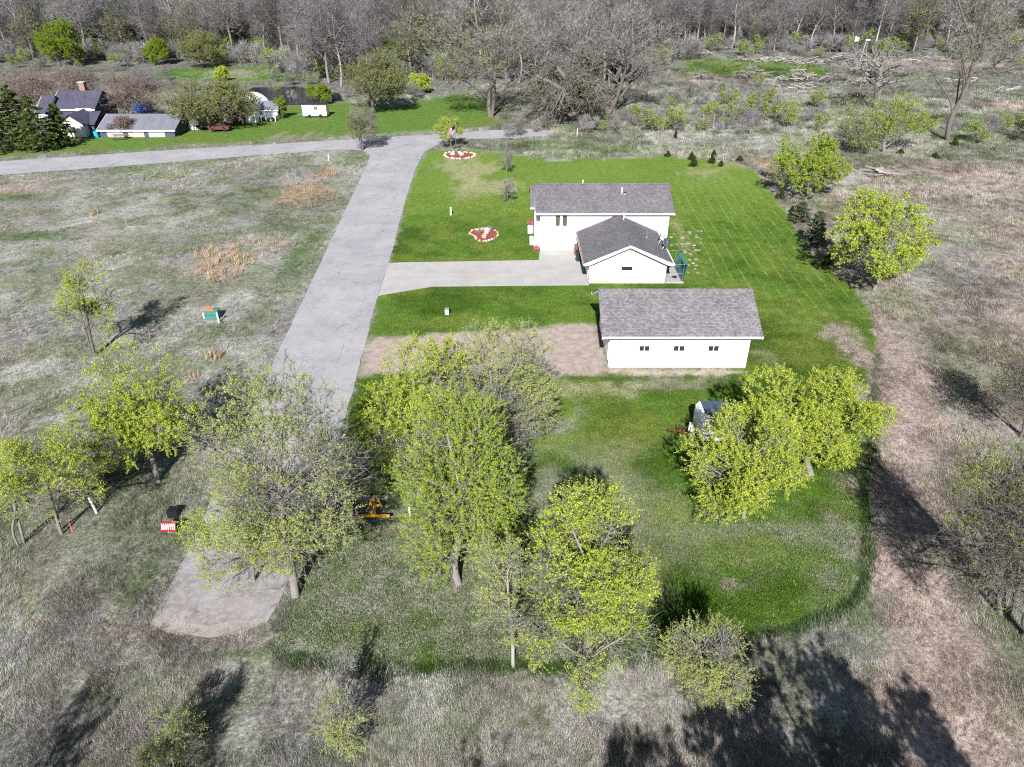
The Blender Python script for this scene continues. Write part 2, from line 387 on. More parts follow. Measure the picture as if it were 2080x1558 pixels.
def sheet(name, poly, z, mat, jitter=0.0, step=0.6, seed=3, parent=None):
    """flat polygon with a slightly ragged edge"""
    P = [np.array(p[:2], float) for p in poly]; out = []
    for a, b in zip(P, P[1:] + P[:1]):
        L = np.linalg.norm(b - a); n = max(1, int(L / step)) if jitter else 1
        for i in range(n): out.append(a + (b - a) * i / n)
    out = np.array(out)
    if jitter:
        nx = fbm(out[:, 0], out[:, 1], 1.2, seed) - 0.5; ny = fbm(out[:, 0], out[:, 1], 1.2, seed + 9) - 0.5
        out = out + np.stack([nx, ny], 1) * 2 * jitter
    bm = bm_new(); vs = [bm.verts.new((x, y, z)) for x, y in out]
    es = [bm.edges.new((vs[i], vs[(i + 1) % len(vs)])) for i in range(len(vs))]
    bmesh.ops.triangle_fill(bm, use_beauty=True, edges=es)
    bm.normal_update()
    for f in bm.faces:
        if f.normal.z < 0: f.normal_flip()
    return obj(name, bm, mat, parent)

# ------------------------------------------------------------------ scatter with geometry nodes (only for what nobody could count)
def scatter(name, P, rotz, scale, color, variant, protos, label, cat, tilt=None):
    me = bpy.data.meshes.new(name); n = len(P)
    me.vertices.add(n); me.vertices.foreach_set('co', np.asarray(P, np.float32).ravel())
    rot = np.zeros((n, 3), np.float32); rot[:, 2] = rotz
    if tilt is not None: rot[:, :2] = tilt
    for k, typ, a in (('rot', 'FLOAT_VECTOR', rot),):
        at = me.attributes.new(k, typ, 'POINT'); at.data.foreach_set('vector', a.ravel())
    at = me.attributes.new('scl', 'FLOAT', 'POINT'); at.data.foreach_set('value', np.asarray(scale, np.float32))
    at = me.attributes.new('var', 'INT', 'POINT'); at.data.foreach_set('value', np.asarray(variant, np.int32))
    if color is not None:
        at = me.attributes.new('col', 'FLOAT_COLOR', 'POINT'); c = np.ones((n, 4), np.float32); c[:, :3] = color
        at.data.foreach_set('color', c.ravel())
    o = bpy.data.objects.new(name, me); COL.objects.link(o); tag(o, label, cat, None, 'stuff')
    g = bpy.data.node_groups.new(name, 'GeometryNodeTree')
    g.interface.new_socket('Geometry', in_out='INPUT', socket_type='NodeSocketGeometry')
    g.interface.new_socket('Geometry', in_out='OUTPUT', socket_type='NodeSocketGeometry')
    gi, go = g.nodes.new('NodeGroupInput'), g.nodes.new('NodeGroupOutput'); j = g.nodes.new('GeometryNodeJoinGeometry')
    def named(nm, typ):
        x = g.nodes.new('GeometryNodeInputNamedAttribute'); x.data_type = typ; x.inputs[0].default_value = nm; return x.outputs[0]
    r, s_, v = named('rot', 'FLOAT_VECTOR'), named('scl', 'FLOAT'), named('var', 'INT')
    for i, p in enumerate(protos):
        oi = g.nodes.new('GeometryNodeObjectInfo'); oi.inputs[0].default_value = p; oi.inputs['As Instance'].default_value = True
        ip = g.nodes.new('GeometryNodeInstanceOnPoints'); cmp = g.nodes.new('FunctionNodeCompare'); cmp.data_type = 'INT'; cmp.operation = 'EQUAL'
        g.links.new(v, cmp.inputs[2]); cmp.inputs[3].default_value = i
        g.links.new(gi.outputs[0], ip.inputs['Points']); g.links.new(cmp.outputs[0], ip.inputs['Selection'])
        g.links.new(oi.outputs['Geometry'], ip.inputs['Instance'])
        e2r = g.nodes.new('FunctionNodeEulerToRotation'); g.links.new(r, e2r.inputs[0])
        g.links.new(e2r.outputs[0], ip.inputs['Rotation']); g.links.new(s_, ip.inputs['Scale'])
        g.links.new(ip.outputs[0], j.inputs[0])
    g.links.new(j.outputs[0], go.inputs[0])
    md = o.modifiers.new('scatter', 'NODES'); md.node_group = g
    return o

# ================================================================== THE GROUND
LAWN = gpoly([(868, 306), (935, 301), (1000, 306), (1055, 314), (1115, 326), (1200, 322), (1350, 317), (1490, 328), (1540, 350),
              (1562, 388), (1600, 432), (1640, 508), (1690, 548), (1742, 592), (1772, 640), (1782, 700), (1768, 790), (1760, 900), (1745, 1030),
              (1756, 1110), (1742, 1195), (1700, 1240), (1600, 1275), (1470, 1290), (1330, 1325), (1180, 1345), (1040, 1350), (850, 1356),
              (700, 1350), (590, 1330), (545, 1290), (580, 1282), (640, 1075), (718, 790), (768, 600), (790, 535), (826, 400), (846, 338)])
NEIGHBOUR = gpoly([(-100, 322), (0, 318), (300, 300), (700, 276), (880, 266), (1020, 250), (1000, 205), (930, 190), (800, 218), (720, 208), (560, 214), (350, 240), (150, 278), (0, 306), (-100, 310)])
GREENFIELD = gpoly([(1385, 118), (1500, 122), (1640, 126), (1700, 150), (1640, 160), (1500, 155), (1400, 160)])
MEADOW_BACK = gpoly([(320, 140), (560, 132), (700, 150), (560, 168), (330, 162)])
DIRT = gpoly([(752, 682), (860, 682), (960, 672), (1080, 664), (1180, 657), (1214, 660), (1226, 700), (1240, 745), (1300, 752), (1510, 748), (1512, 758), (1400, 764), (1290, 764), (1120, 762), (960, 770), (840, 758), (721, 764)])
STRIP = gpoly([(1725, 650), (1790, 640), (1850, 700), (1900, 800), (1890, 950), (1920, 1100), (1990, 1300), (2090, 1480), (2110, 1600), (1850, 1600), (1830, 1450), (1790, 1250), (1762, 1100), (1770, 900), (1790, 760)])
BLOBS = []                            # patches of bare soil, litter or lush grass that lie on the ground: centre, half sizes (m), colour, strength
def blob(px, py, rx, ry, col, s=0.8):
    c = gp(px, py); Zc = c[1] * cs + CAM_H * sn
    BLOBS.append((c[0], c[1], rx / FPX * Zc, (gp(px, py - ry)[1] - gp(px, py + ry)[1]) / 2, np.array(col), s))
STRAW, GREYB, PINK, GRN_DRY = np.array([.325, .31, .285]), np.array([.195, .182, .18]), np.array([.32, .248, .23]), np.array([.155, .172, .10])
GRN, LUSH, TAN, LITTER = np.array([.08, .13, .03]), np.array([.065, .135, .025]), np.array([.34, .24, .165]), np.array([.25, .238, .205])
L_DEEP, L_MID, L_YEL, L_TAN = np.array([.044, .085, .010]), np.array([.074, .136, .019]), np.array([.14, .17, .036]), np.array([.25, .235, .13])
SAND = np.array([.30, .248, .212])
# lawn patches
for a in [(950, 345, 60, 26, L_TAN, .75), (985, 385, 70, 22, L_TAN, .7), (900, 470, 40, 14, L_YEL, .5), (985, 415, 60, 12, L_YEL, .6),
          (1180, 350, 120, 10, L_YEL, .35), (1440, 350, 60, 14, L_TAN, .6), (1480, 335, 50, 8, L_TAN, .5), (1380, 470, 12, 30, L_TAN, .8), (1395, 500, 14, 22, L_TAN, .5),
          (905, 655, 110, 14, L_YEL, .5), (830, 590, 50, 8, L_YEL, .6), (1600, 640, 80, 40, L_YEL, .55), (1690, 680, 60, 50, L_YEL, .5), (1740, 715, 40, 60, PINK, .9),
          (1560, 730, 30, 24, L_TAN, .5), (1745, 800, 26, 40, PINK, .7), (1640, 720, 60, 30, L_YEL, .6),
          (1190, 790, 110, 22, L_TAN, .85), (1160, 860, 60, 36, LITTER, .7), (1350, 780, 120, 12, SAND, .6), (1300, 870, 80, 40, L_YEL, .45), (1260, 910, 60, 24, L_TAN, .5),
          (1330, 1030, 60, 40, L_YEL, .4), (1420, 1090, 80, 40, LITTER, .35), (1600, 1080, 110, 26, LITTER, .75), (1690, 1180, 50, 40, LITTER, .75), (1715, 1100, 40, 60, LITTER, .6),
          (1510, 1135, 26, 10, PINK, .95), (1560, 1160, 20, 9, PINK, .8), (1480, 1190, 22, 12, PINK, .8), (1535, 1185, 12, 7, PINK, .9), (1380, 1120, 30, 14, PINK, .5), (1690, 1050, 30, 8, PINK, .8),
          (760, 1150, 60, 60, LITTER, .85), (700, 1220, 90, 50, LITTER, .8), (800, 1230, 60, 40, LITTER, .7), (640, 1280, 60, 30, LITTER, .7), (760, 1320, 70, 20, LITTER, .7), (560, 1230, 50, 50, LITTER, .5),
          (985, 1290, 50, 40, LITTER, .6), (870, 1290, 20, 14, LITTER, .6), (860, 1180, 40, 30, LITTER, .5), (925, 1200, 22, 12, PINK, .95), (700, 1090, 30, 20, GREYB, .6), (790, 1075, 40, 14, PINK, .6), (1130, 990, 60, 40, LITTER, .4),
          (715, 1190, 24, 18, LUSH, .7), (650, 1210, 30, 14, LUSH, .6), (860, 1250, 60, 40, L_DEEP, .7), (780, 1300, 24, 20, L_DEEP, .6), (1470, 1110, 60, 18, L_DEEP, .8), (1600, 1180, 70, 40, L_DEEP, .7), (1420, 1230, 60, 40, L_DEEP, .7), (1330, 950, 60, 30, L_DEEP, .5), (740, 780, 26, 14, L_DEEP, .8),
          # meadow patches
          (40, 385, 90, 22, PINK, .8), (20, 400, 60, 10, GRN, .7), (60, 480, 90, 10, GRN, .7), (30, 520, 80, 26, STRAW, .9), (620, 395, 60, 26, TAN, .75), (660, 352, 30, 10, TAN, .7), (455, 530, 60, 40, TAN, .6), (600, 540, 40, 60, GRN, .55), (640, 470, 30, 60, GRN, .35), (720, 320, 40, 16, GRN, .6),
          (210, 330, 160, 8, GRN, .3), (170, 1150, 80, 90, STRAW, .3), (280, 1190, 40, 60, GRN, .45), (340, 1290, 110, 16, PINK, .75), (450, 1310, 120, 12, PINK, .7), (500, 1330, 120, 12, GRN, .7), (300, 1400, 110, 50, GRN, .3), (480, 1420, 60, 40, GRN, .35), (80, 1260, 50, 12, TAN, .5), (100, 1170, 30, 10, TAN, .35),
          (1500, 285, 300, 14, STRAW, .75), (1640, 300, 120, 14, STRAW, .6), (1180, 300, 160, 14, GRN_DRY, .8), (1260, 310, 60, 9, PINK, .5), (1100, 292, 60, 6, LUSH, .5), (1240, 305, 90, 7, LUSH, .6), (1560, 335, 30, 12, TAN, .7),
          (1900, 345, 160, 20, PINK, .8), (2000, 370, 120, 30, PINK, .7), (1780, 330, 60, 14, GRN_DRY, .7), (1850, 365, 70, 10, GRN, .5), (1800, 420, 90, 12, STRAW, .5), (2030, 460, 80, 60, PINK, .5), (1690, 420, 60, 14, GRN, .6), (1650, 400, 30, 10, LUSH, .5), (1840, 620, 60, 50, GRN_DRY, .6), (1980, 700, 100, 60, GRN_DRY, .45), (1990, 560, 90, 50, GREYB, .4),
          (1850, 830, 70, 120, PINK, .75), (1800, 1010, 70, 80, PINK, .75), (1850, 1190, 80, 110, PINK, .8), (1930, 1400, 110, 140, PINK, .85), (1980, 780, 60, 50, GRN_DRY, .5), (1990, 1060, 50, 90, GRN, .35), (2010, 1260, 50, 120, GRN, .55), (2060, 1450, 60, 100, GRN, .6), (1740, 1250, 40, 40, GRN, .55), (1770, 1350, 50, 60, STRAW, .5),
          (1560, 145, 200, 12, GRN, .5), (2040, 215, 70, 12, PINK, .9), (1960, 240, 80, 10, GRN, .6), (1470, 165, 120, 8, PINK, .6), (1620, 190, 150, 12, STRAW, .6), (1900, 130, 200, 10, PINK, .8), (1800, 160, 160, 8, GRN_DRY, .8),
          (600, 275, 60, 5, PINK, .7), (450, 290, 90, 6, L_YEL, .6), (120, 305, 120, 6, L_YEL, .5), (480, 150, 60, 8, PINK, .7), (1000, 250, 100, 8, L_YEL, .8), (890, 292, 20, 5, PINK, .5), (930, 1480, 300, 60, GREYB, .15), (900, 1500, 120, 60, STRAW, .4), (700, 1400, 100, 40, STRAW, .4)]:
    blob(*a)

def soil(x, y):
    """albedo of what covers the ground, and a lawn weight"""
    n1, n2, n3 = fbm(x, y, 7, 1), fbm(x, y, 3.2, 21), fbm(x, y, 16, 41)
    n4 = fbm(x, y, 0.8, 61, 3)
    def L(a, b, t): return a * (1 - t[:, None]) + b * t[:, None]
    c = L(np.tile(STRAW, (len(x), 1)), np.tile(GREYB, (len(x), 1)), sstep(.42, .62, n1) * .65)
    c = L(c, np.tile(GRN_DRY, (len(x), 1)), sstep(.44, .60, n2) * .7)
    c = L(c, np.tile(GRN, (len(x), 1)), sstep(.54, .68, n3) * .35)
    right = sstep(20, 30, x) * (1 - sstep(95, 130, y))
    c = L(c, np.tile(PINK, (len(x), 1)), right * sstep(.35, .6, n1 * .5 + n2 * .5) * .7)
    c = L(c, np.tile(PINK * .8, (len(x), 1)), sstep(.5, .7, fbm(x, y, 5, 91)) * .35)
    c = L(c, np.tile(PINK * np.array([.9, .95, 1.0]), (len(x), 1)), sstep(31, 21, y) * sstep(.40, .58, fbm(x, y, 4, 151)) * .6)
    c = L(c, np.tile(GREYB * .75, (len(x), 1)), sstep(31, 21, y) * sstep(.5, .65, fbm(x, y, 2.2, 161)) * .6)
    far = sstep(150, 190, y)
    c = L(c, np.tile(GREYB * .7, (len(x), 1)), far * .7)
    for poly, col in ((NEIGHBOUR, np.array([.105, .18, .035])), (GREENFIELD, np.array([.12, .17, .07])), (MEADOW_BACK, np.array([.11, .19, .06]))):
        sd = poly_sd(x, y, poly); w = sstep(1.5, -1.5, sd + (n2 - .5) * 5)
        cc = L(np.tile(col, (len(x), 1)), np.tile(L_YEL, (len(x), 1)), sstep(.45, .7, n2) * .6)
        c = L(c, cc, w)
    sd = poly_sd(x, y, LAWN); wl = sstep(.35, -.35, sd + (n4 - .5) * 1.3)
    g = L(np.tile(L_DEEP, (len(x), 1)), np.tile(L_MID, (len(x), 1)), sstep(.35, .62, n1))
    g = L(g, np.tile(L_YEL, (len(x), 1)), sstep(.46, .7, n2) * .45)
    g = L(g, np.tile(L_DEEP * .8, (len(x), 1)), sstep(.5, .7, fbm(x, y, 2.0, 131)) * .5)
    g = L(g, np.tile(np.array([.125, .19, .033]), (len(x), 1)), sstep(78, 92, y) * .7)           # mown finer behind the house
    g = L(g, np.tile(LITTER, (len(x), 1)), sstep(.45, .62, n2 * .6 + n4 * .4) * sstep(40, 33, y) * (.15 + .85 * sstep(12, 2, x)) * .75)
    c = L(c, g, wl)
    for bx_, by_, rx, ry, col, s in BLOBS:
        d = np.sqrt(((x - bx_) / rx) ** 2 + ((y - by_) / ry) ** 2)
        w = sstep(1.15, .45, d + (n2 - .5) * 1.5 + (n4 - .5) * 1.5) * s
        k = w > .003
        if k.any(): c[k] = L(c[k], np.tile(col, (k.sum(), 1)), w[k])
    ws = sstep(1.2, -1.0, poly_sd(x, y, STRIP) + (n2 - .5) * 4 + (n4 - .5) * 2) * (1 - wl)
    c = L(c, np.tile(np.array([.36, .275, .25]), (len(x), 1)) * (.72 + .56 * n4)[:, None], ws * .85)
    # rank grass along the mown edge
    edge = sstep(.42, .1, np.abs(sd - .22 + (n4 - .5) * .3)) * sstep(60, 36, y) * sstep(-12.5, -10, x)
    c = L(c, np.tile(np.array([.028, .060, .014]), (len(x), 1)), edge * .95)
    sdd = poly_sd(x, y, DIRT); wd = sstep(.35, -.5, sdd + (n4 - .5) * 1.6 + (n2 - .5) * 1.0)
    sc_ = L(np.tile(SAND, (len(x), 1)), np.tile(PINK * .95, (len(x), 1)), sstep(.4, .65, n2) * .8)
    c = L(c, sc_, wd)
    return np.clip(c, .005, .8), wl, wd

def axis(lo, hi, fine, growth, a, b):
    s = [a]
    while s[-1] < b: s.append(s[-1] + fine)
    d = fine; up = [s[-1]]
    while up[-1] < hi: d *= growth; up.append(up[-1] + d)
    d = fine; dn = [s[0]]
    while dn[-1] > lo: d *= growth; dn.append(dn[-1] - d)
    return np.array(dn[:0:-1] + s + up[1:])
gx = axis(-900, 900, .38, 1.045, -44, 44); gy = axis(-120, 1100, .38, 1.04, 12, 78)
X, Y = np.meshgrid(gx, gy); x, y = X.ravel(), Y.ravel()
SC, WL, WD = soil(x, y)
SDL = poly_sd(x, y, LAWN)
ROADP = [(755, 314), (741, 344), (550, 748), (385, 1112), (318, 1245), (306, 1268), (345, 1284), (420, 1292), (475, 1286), (540, 1268), (566, 1225), (640, 1050), (718, 790), (768, 600), (790, 535), (826, 400), (846, 338), (862, 309)]
STREET_P = [(-160, 340), (0, 328), (150, 318), (300, 308), (500, 296), (700, 284), (800, 278), (900, 272), (1000, 264.5), (1085, 262), (1120, 266), (1127, 271), (1105, 278), (1040, 281), (960, 283), (915, 287), (885, 296), (862, 309), (846, 340), (741, 345), (752, 316), (735, 306), (690, 304), (520, 316), (350, 330), (150, 345), (0, 356), (-160, 368)]
road_w, street_w = gpoly(ROADP), gpoly(STREET_P)
zz = (fbm(x, y, 2.2, 5, 3) - .5) * .28 * sstep(.2, 1.8, SDL) * sstep(.3, 2.0, poly_sd(x, y, road_w)) * sstep(.3, 2.0, poly_sd(x, y, street_w)) * sstep(200, 120, np.abs(y)) - .02
nx_, ny_ = len(gx), len(gy)
idx = np.arange(nx_ * ny_).reshape(ny_, nx_)
F = np.stack([idx[:-1, :-1], idx[:-1, 1:], idx[1:, 1:], idx[1:, :-1]], -1).reshape(-1, 4)
DK = 1 - .16 * sstep(-.1, .3, SDL) * (1 - WD) * sstep(250, 200, y)
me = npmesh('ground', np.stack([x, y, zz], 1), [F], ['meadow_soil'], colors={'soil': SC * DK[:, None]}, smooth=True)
tag(mobj('ground', me), 'rough meadow of straw, litter and thin green grass', None, None, 'structure')
# the mown lawn: its own sheet just above, its rim drawn onto the mown line
cen = (SDL[F].mean(1) < 0.0); FL = F[cen]
used = np.unique(FL); remap = -np.ones(len(x), int); remap[used] = np.arange(len(used))
lx, ly = x[used].copy(), y[used].copy()
cnt = np.bincount(FL.ravel(), minlength=len(x))[used]; rim = cnt < 4
P_ = LAWN; Q_ = np.roll(LAWN, -1, 0)
for i in np.where(rim)[0]:
    p = np.array([lx[i], ly[i]]); e = Q_ - P_; t = np.clip(((p - P_) * e).sum(1) / (e * e).sum(1), 0, 1); q = P_ + e * t[:, None]
    k = np.argmin(((q - p) ** 2).sum(1))
    if np.linalg.norm(q[k] - p) < .5: lx[i], ly[i] = q[k]
me = npmesh('lawn', np.stack([lx, ly, np.full(len(lx), .004)], 1), [remap[FL]], ['lawn_grass_soil'], colors={'soil': SC[used]}, smooth=True)
tag(mobj('lawn', me), 'mown green lawn around the white house and shed', None, None, 'structure')

tag(sheet('street', street_w, .030, 'asphalt', .08, 1.0, 5), 'pale asphalt cross street behind the lawn', None, None, 'structure')
tag(sheet('road', road_w, .034, 'asphalt_dead_end', .07, .4, 3), 'straight grey asphalt road with a ragged dead end', None, None, 'structure')
crumb = gpoly([(309, 1266), (322, 1240), (345, 1236), (362, 1262), (420, 1272), (478, 1258), (510, 1262), (530, 1256), (545, 1262), (530, 1270), (475, 1290), (420, 1295), (345, 1287)])
tag(sheet('road_crumbled_end', crumb, .038, 'asphalt_old', .22, .5, 8), 'pale crumbled strip at the end of the asphalt road', None, None, 'structure')
pond = gpoly([(470, 205), (560, 214), (640, 212), (700, 205), (690, 190), (600, 176), (520, 178), (470, 190)])
tag(sheet('pond', pond, .05, 'pond_water', .6, 3, 6), 'dark pond between the bare trees', None, None, 'structure')

# concrete driveway: slabs with open joints on a darker bed
def clip_poly(P, n, d):               # keep n.p <= d
    out = []
    for a, b in zip(P, P[1:] + P[:1]):
        da, db = n[0] * a[0] + n[1] * a[1] - d, n[0] * b[0] + n[1] * b[1] - d
        if da <= 0: out.append(a)
        if (da < 0 < db) or (db < 0 < da): t = da / (da - db); out.append((a[0] + (b[0] - a[0]) * t, a[1] + (b[1] - a[1]) * t))
    return out
G_X0, G_X1, G_Y = 7.5, 14.9, 64.4     # garage wing walls and front
M_X0, M_X1, M_Y, M_D = 3.0, 16.6, 73.1, 8.0
r1 = gp(768, 602)[:2]; r2 = gp(790, 535)[:2]; j1 = gp(812, 594)[:2]; j2 = gp(880, 583)[:2]; a1 = gp(1094, 529)[:2]
drive = [tuple(r1), tuple(j1), tuple(j2), (G_X0 - .02, 63.9), (G_X0 - .02, M_Y - .02), (M_X0 + .02, M_Y - .02), (a1[0], a1[1]), tuple(gp(812, 534)[:2]), tuple(r2)]
dv = sheet('driveway', drive, .038, 'concrete_old'); tag(dv, 'pale concrete driveway of joined slabs from road to garage', None, None, 'structure')
cutx = [r1[0] - 2, -8.6, -4.9, -1.2, 2.2, 4.9, G_X0 + 1]; cuty = [60, 66.55, 69.6, 75]
for i in range(len(cutx) - 1):
    for j in range(len(cuty) - 1):
        g_ = .016
        for n, d in (((-1, 0), -(cutx[i] + g_)), ((1, 0), cutx[i + 1] - g_), ((0, -1), -(cuty[j] + g_)), ((0, 1), cuty[j + 1] - g_)):
            pp = drive if n == (-1, 0) else pp
            pp = clip_poly(pp, n, d)
            if len(pp) < 3: break
        if len(pp) < 3: continue
        bm = bm_new(); prism(bm, pp, 'z', .039, .052); obj('concrete_slab', bm, 'concrete', dv)

# ================================================================== GRASS (nobody could count it)
def tuft(name, n, h, spread, wid, lean, seed):
    r = np.random.default_rng(seed); V, Ff, T = [], [], []
    for i in range(n):
        a = r.uniform(0, 6.28); rr = spread * math.sqrt(r.uniform()); bx0, by0 = rr * math.cos(a), rr * math.sin(a)
        d = r.normal(0, 1.05); L_ = h * r.uniform(.5, 1.15); ln = lean * r.uniform(.4, 1.4); w = wid * r.uniform(.6, 1.3)
        ca, sa = math.cos(d), math.sin(d); k = len(V)
        mx, my = bx0 + ca * L_ * ln * .4, by0 + sa * L_ * ln * .4; ex, ey = bx0 + ca * L_ * ln, by0 + sa * L_ * ln
        zt = L_ * math.sqrt(max(.05, 1 - min(ln, .97) ** 2)); px, py = -sa * w / 2, ca * w / 2
        V += [(bx0 - px, by0 - py, -.03), (bx0 + px, by0 + py, -.03), (mx + px * .8, my + py * .8, zt * .62), (mx - px * .8, my - py * .8, zt * .62), (ex, ey, zt)]
        Ff += [(k, k + 1, k + 2), (k, k + 2, k + 3), (k + 3, k + 2, k + 4)]; t = r.uniform(); T += [t] * 5
    me = npmesh(name, V, [np.array(Ff)], ['grass_blade'], attrs={'tint': T})
    return bpy.data.objects.new(name, me)
TUFTS = [tuft('grass_tuft', 30, .34, .30, .016, .9, 1), tuft('grass_tuft', 22, .42, .24, .015, .7, 2), tuft('grass_tuft', 34, .30, .36, .018, .97, 3), tuft('grass_tuft', 34, .72, .22, .018, .72, 4)]
ROADS = lambda x, y: np.minimum(np.minimum(poly_sd(x, y, road_w), poly_sd(x, y, street_w)), poly_sd(x, y, crumb))
def sample(n, ylo, yhi, power):       # more tufts near, fewer far
    u = RNG.uniform(0, 1, n); k = 1 - power
    yy = (ylo ** k + u * (yhi ** k - ylo ** k)) ** (1 / k); xx = RNG.uniform(-1, 1, n) * (yy * .66 + 14); return xx, yy
xx, yy = sample(340000, 14.5, 245, 0.80)
sdl = poly_sd(xx, yy, LAWN); rq = RNG.uniform(0, 1, len(xx)) ** 2; keep = (sdl > .05) & (ROADS(xx, yy) > .10 - np.where(yy < 34, .5, .2) * rq) & (poly_sd(xx, yy, NEIGHBOUR) > .3) & (poly_sd(xx, yy, pond) > .5)
xx, yy, sdl = xx[keep], yy[keep], sdl[keep]
c, wl, wd = soil(xx + RNG.normal(0, .3, len(xx)), yy + RNG.normal(0, .3, len(xx))); k = (wd < .3) & (wl < .6); xx, yy, c, sdl = xx[k], yy[k], c[k], sdl[k]
n = len(xx); var = RNG.choice([0, 1, 2], n, p=[.4, .18, .42])
dense = sstep(.36, .6, fbm(xx, yy, 2.4, 77)); k = RNG.uniform(0, 1, n) < .35 + .65 * dense
xx, yy, c, var, sdl = xx[k], yy[k], c[k], var[k], sdl[k]; n = len(xx)
# straw is bleached above, fresh blades green below
m = RNG.uniform(0, 1, n)[:, None]
bl = np.where(m < .56, c * 1.25 + np.array([.035, .032, .03]) * sstep(.12, .2, c[:, 0:1]), np.where(m < .78, c * np.array([.62, .80, .46]) , c * .62))
sc = RNG.uniform(.35, .9, n) * (.72 + .28 * sstep(22, 40, yy)) * (1 + .25 * dense[k]) * (1 + sstep(60, 170, yy) * 1.1)
sc *= .7 + .7 * fbm(xx, yy, 4, 401); sc *= 1 - .38 * sstep(32, 42, yy) * sstep(-4, -9, xx); stp = poly_sd(xx, yy, STRIP); sc *= 1 - .4 * sstep(1, -1, stp)
rank = sstep(.5, .1, np.abs(sdl - .28)) * sstep(60, 36, yy) * sstep(-12.5, -10, xx); sc *= 1 + .35 * rank
# tall tan clumps in the west meadow
tall = []
for (px, py, rx, ry, cnt) in ((620, 398, 62, 26, 46), (660, 352, 32, 9, 16), (455, 530, 62, 45, 52), (545, 492, 60, 14, 14), (300, 690, 6, 6, 2), (440, 730, 16, 8, 4), (190, 432, 14, 6, 4), (530, 330, 8, 4, 2), (580, 320, 10, 4, 3), (395, 760, 12, 8, 3)):
    for _ in range(cnt):
        a, q = RNG.uniform(0, 6.28), math.sqrt(RNG.uniform()); tall.append(gp(px + rx * q * math.cos(a), py + ry * q * math.sin(a)))
tall = np.array(tall); nt_ = len(tall)
P3 = np.concatenate([np.stack([xx, yy, np.full(n, .0)], 1), np.stack([tall[:, 0], tall[:, 1], np.zeros(nt_)], 1)])
colr = np.concatenate([bl, np.tile(np.array([.42, .31, .21]), (nt_, 1)) * RNG.uniform(.75, 1.15, (nt_, 1))])
# rank green fringe that the mower leaves along the edge
fr_ = []
for a_, b_ in zip(LAWN, np.roll(LAWN, -1, 0)):
    if max(a_[1], b_[1]) > 44 or max(a_[0], b_[0]) < -8: continue
    L_ = np.linalg.norm(b_ - a_); d_ = (b_ - a_) / L_; n_ = np.array([d_[1], -d_[0]])
    if poly_sd(np.array([((a_ + b_) / 2 + n_ * .3)[0]]), np.array([((a_ + b_) / 2 + n_ * .3)[1]]), LAWN)[0] < 0: n_ = -n_
    for _ in range(int(L_ * 14)): fr_.append(a_ + d_ * RNG.uniform(0, L_) + n_ * (RNG.uniform(.0, .42) + .12 * math.sin(RNG.uniform(0, 9))))
fr_ = np.array(fr_); fr_ = fr_[ROADS(fr_[:, 0], fr_[:, 1]) > .15]; nf = len(fr_)
P3 = np.concatenate([P3, np.stack([fr_[:, 0], fr_[:, 1], np.zeros(nf)], 1)]); colr = np.concatenate([colr, np.array([.040, .078, .016]) * RNG.uniform(.6, 1.35, (nf, 1))])
sc = np.concatenate([sc, RNG.uniform(.8, 1.3, nt_), RNG.uniform(.45, .8, nf)]); var = np.concatenate([var, np.full(nt_, 3), RNG.choice([0, 1], nf)]); n = len(P3) - nt_
flow = (fbm(P3[:, 0], P3[:, 1], 9, 301) - .5) * 9 + (fbm(P3[:, 0], P3[:, 1], 2.5, 311) - .5) * 5 + 2.4
scatter('dry_grass', P3, flow + RNG.normal(0, .45, n + nt_), sc, colr, var, TUFTS, 'bleached straw and thin green grass tufts over the meadow', 'grass')
# short lawn blades
SHORT = [tuft('lawn_tuft', 26, .085, .3, .022, .8, 11), tuft('lawn_tuft', 26, .11, .34, .026, .85, 12)]
xx, yy = sample(150000, 18, 95, .7)
sdl = poly_sd(xx, yy, LAWN); rq = RNG.uniform(0, 1, len(xx)) ** 2; k = (sdl < -.02) & (ROADS(xx, yy) > .05 - np.where(yy < 30, .8, .12) * rq) & (poly_sd(xx, yy, drive) > .12); xx, yy = xx[k], yy[k]
c, wl, wd = soil(xx + RNG.normal(0, .4, len(xx)), yy + RNG.normal(0, .4, len(xx))); k = (wd < .25) & (wl > .5) & ~((xx > 7.4) & (xx < 18.4) & (yy > 47.9) & (yy < 55.4)) & ~((xx > 3) & (xx < 16.7) & (yy > 64.2)); xx, yy, c = xx[k], yy[k], c[k]; n = len(xx)
m = RNG.uniform(0, 1, n)[:, None]; lit = (c[:, 0:1] > c[:, 1:2] * .93)
c2 = np.where(lit, np.where(m < .5, c * 1.05, np.array([.07, .12, .018])), np.where(m < .75, c * 1.12, c * 1.3 + np.array([.03, .03, .012])))
scatter('lawn_grass', np.stack([xx, yy, np.full(n, .004)], 1), RNG.uniform(0, 6.28, n), RNG.uniform(.7, 1.3, n), c2, RNG.choice([0, 1], n), SHORT, 'short mown grass blades and dry clippings on the lawn', 'grass')

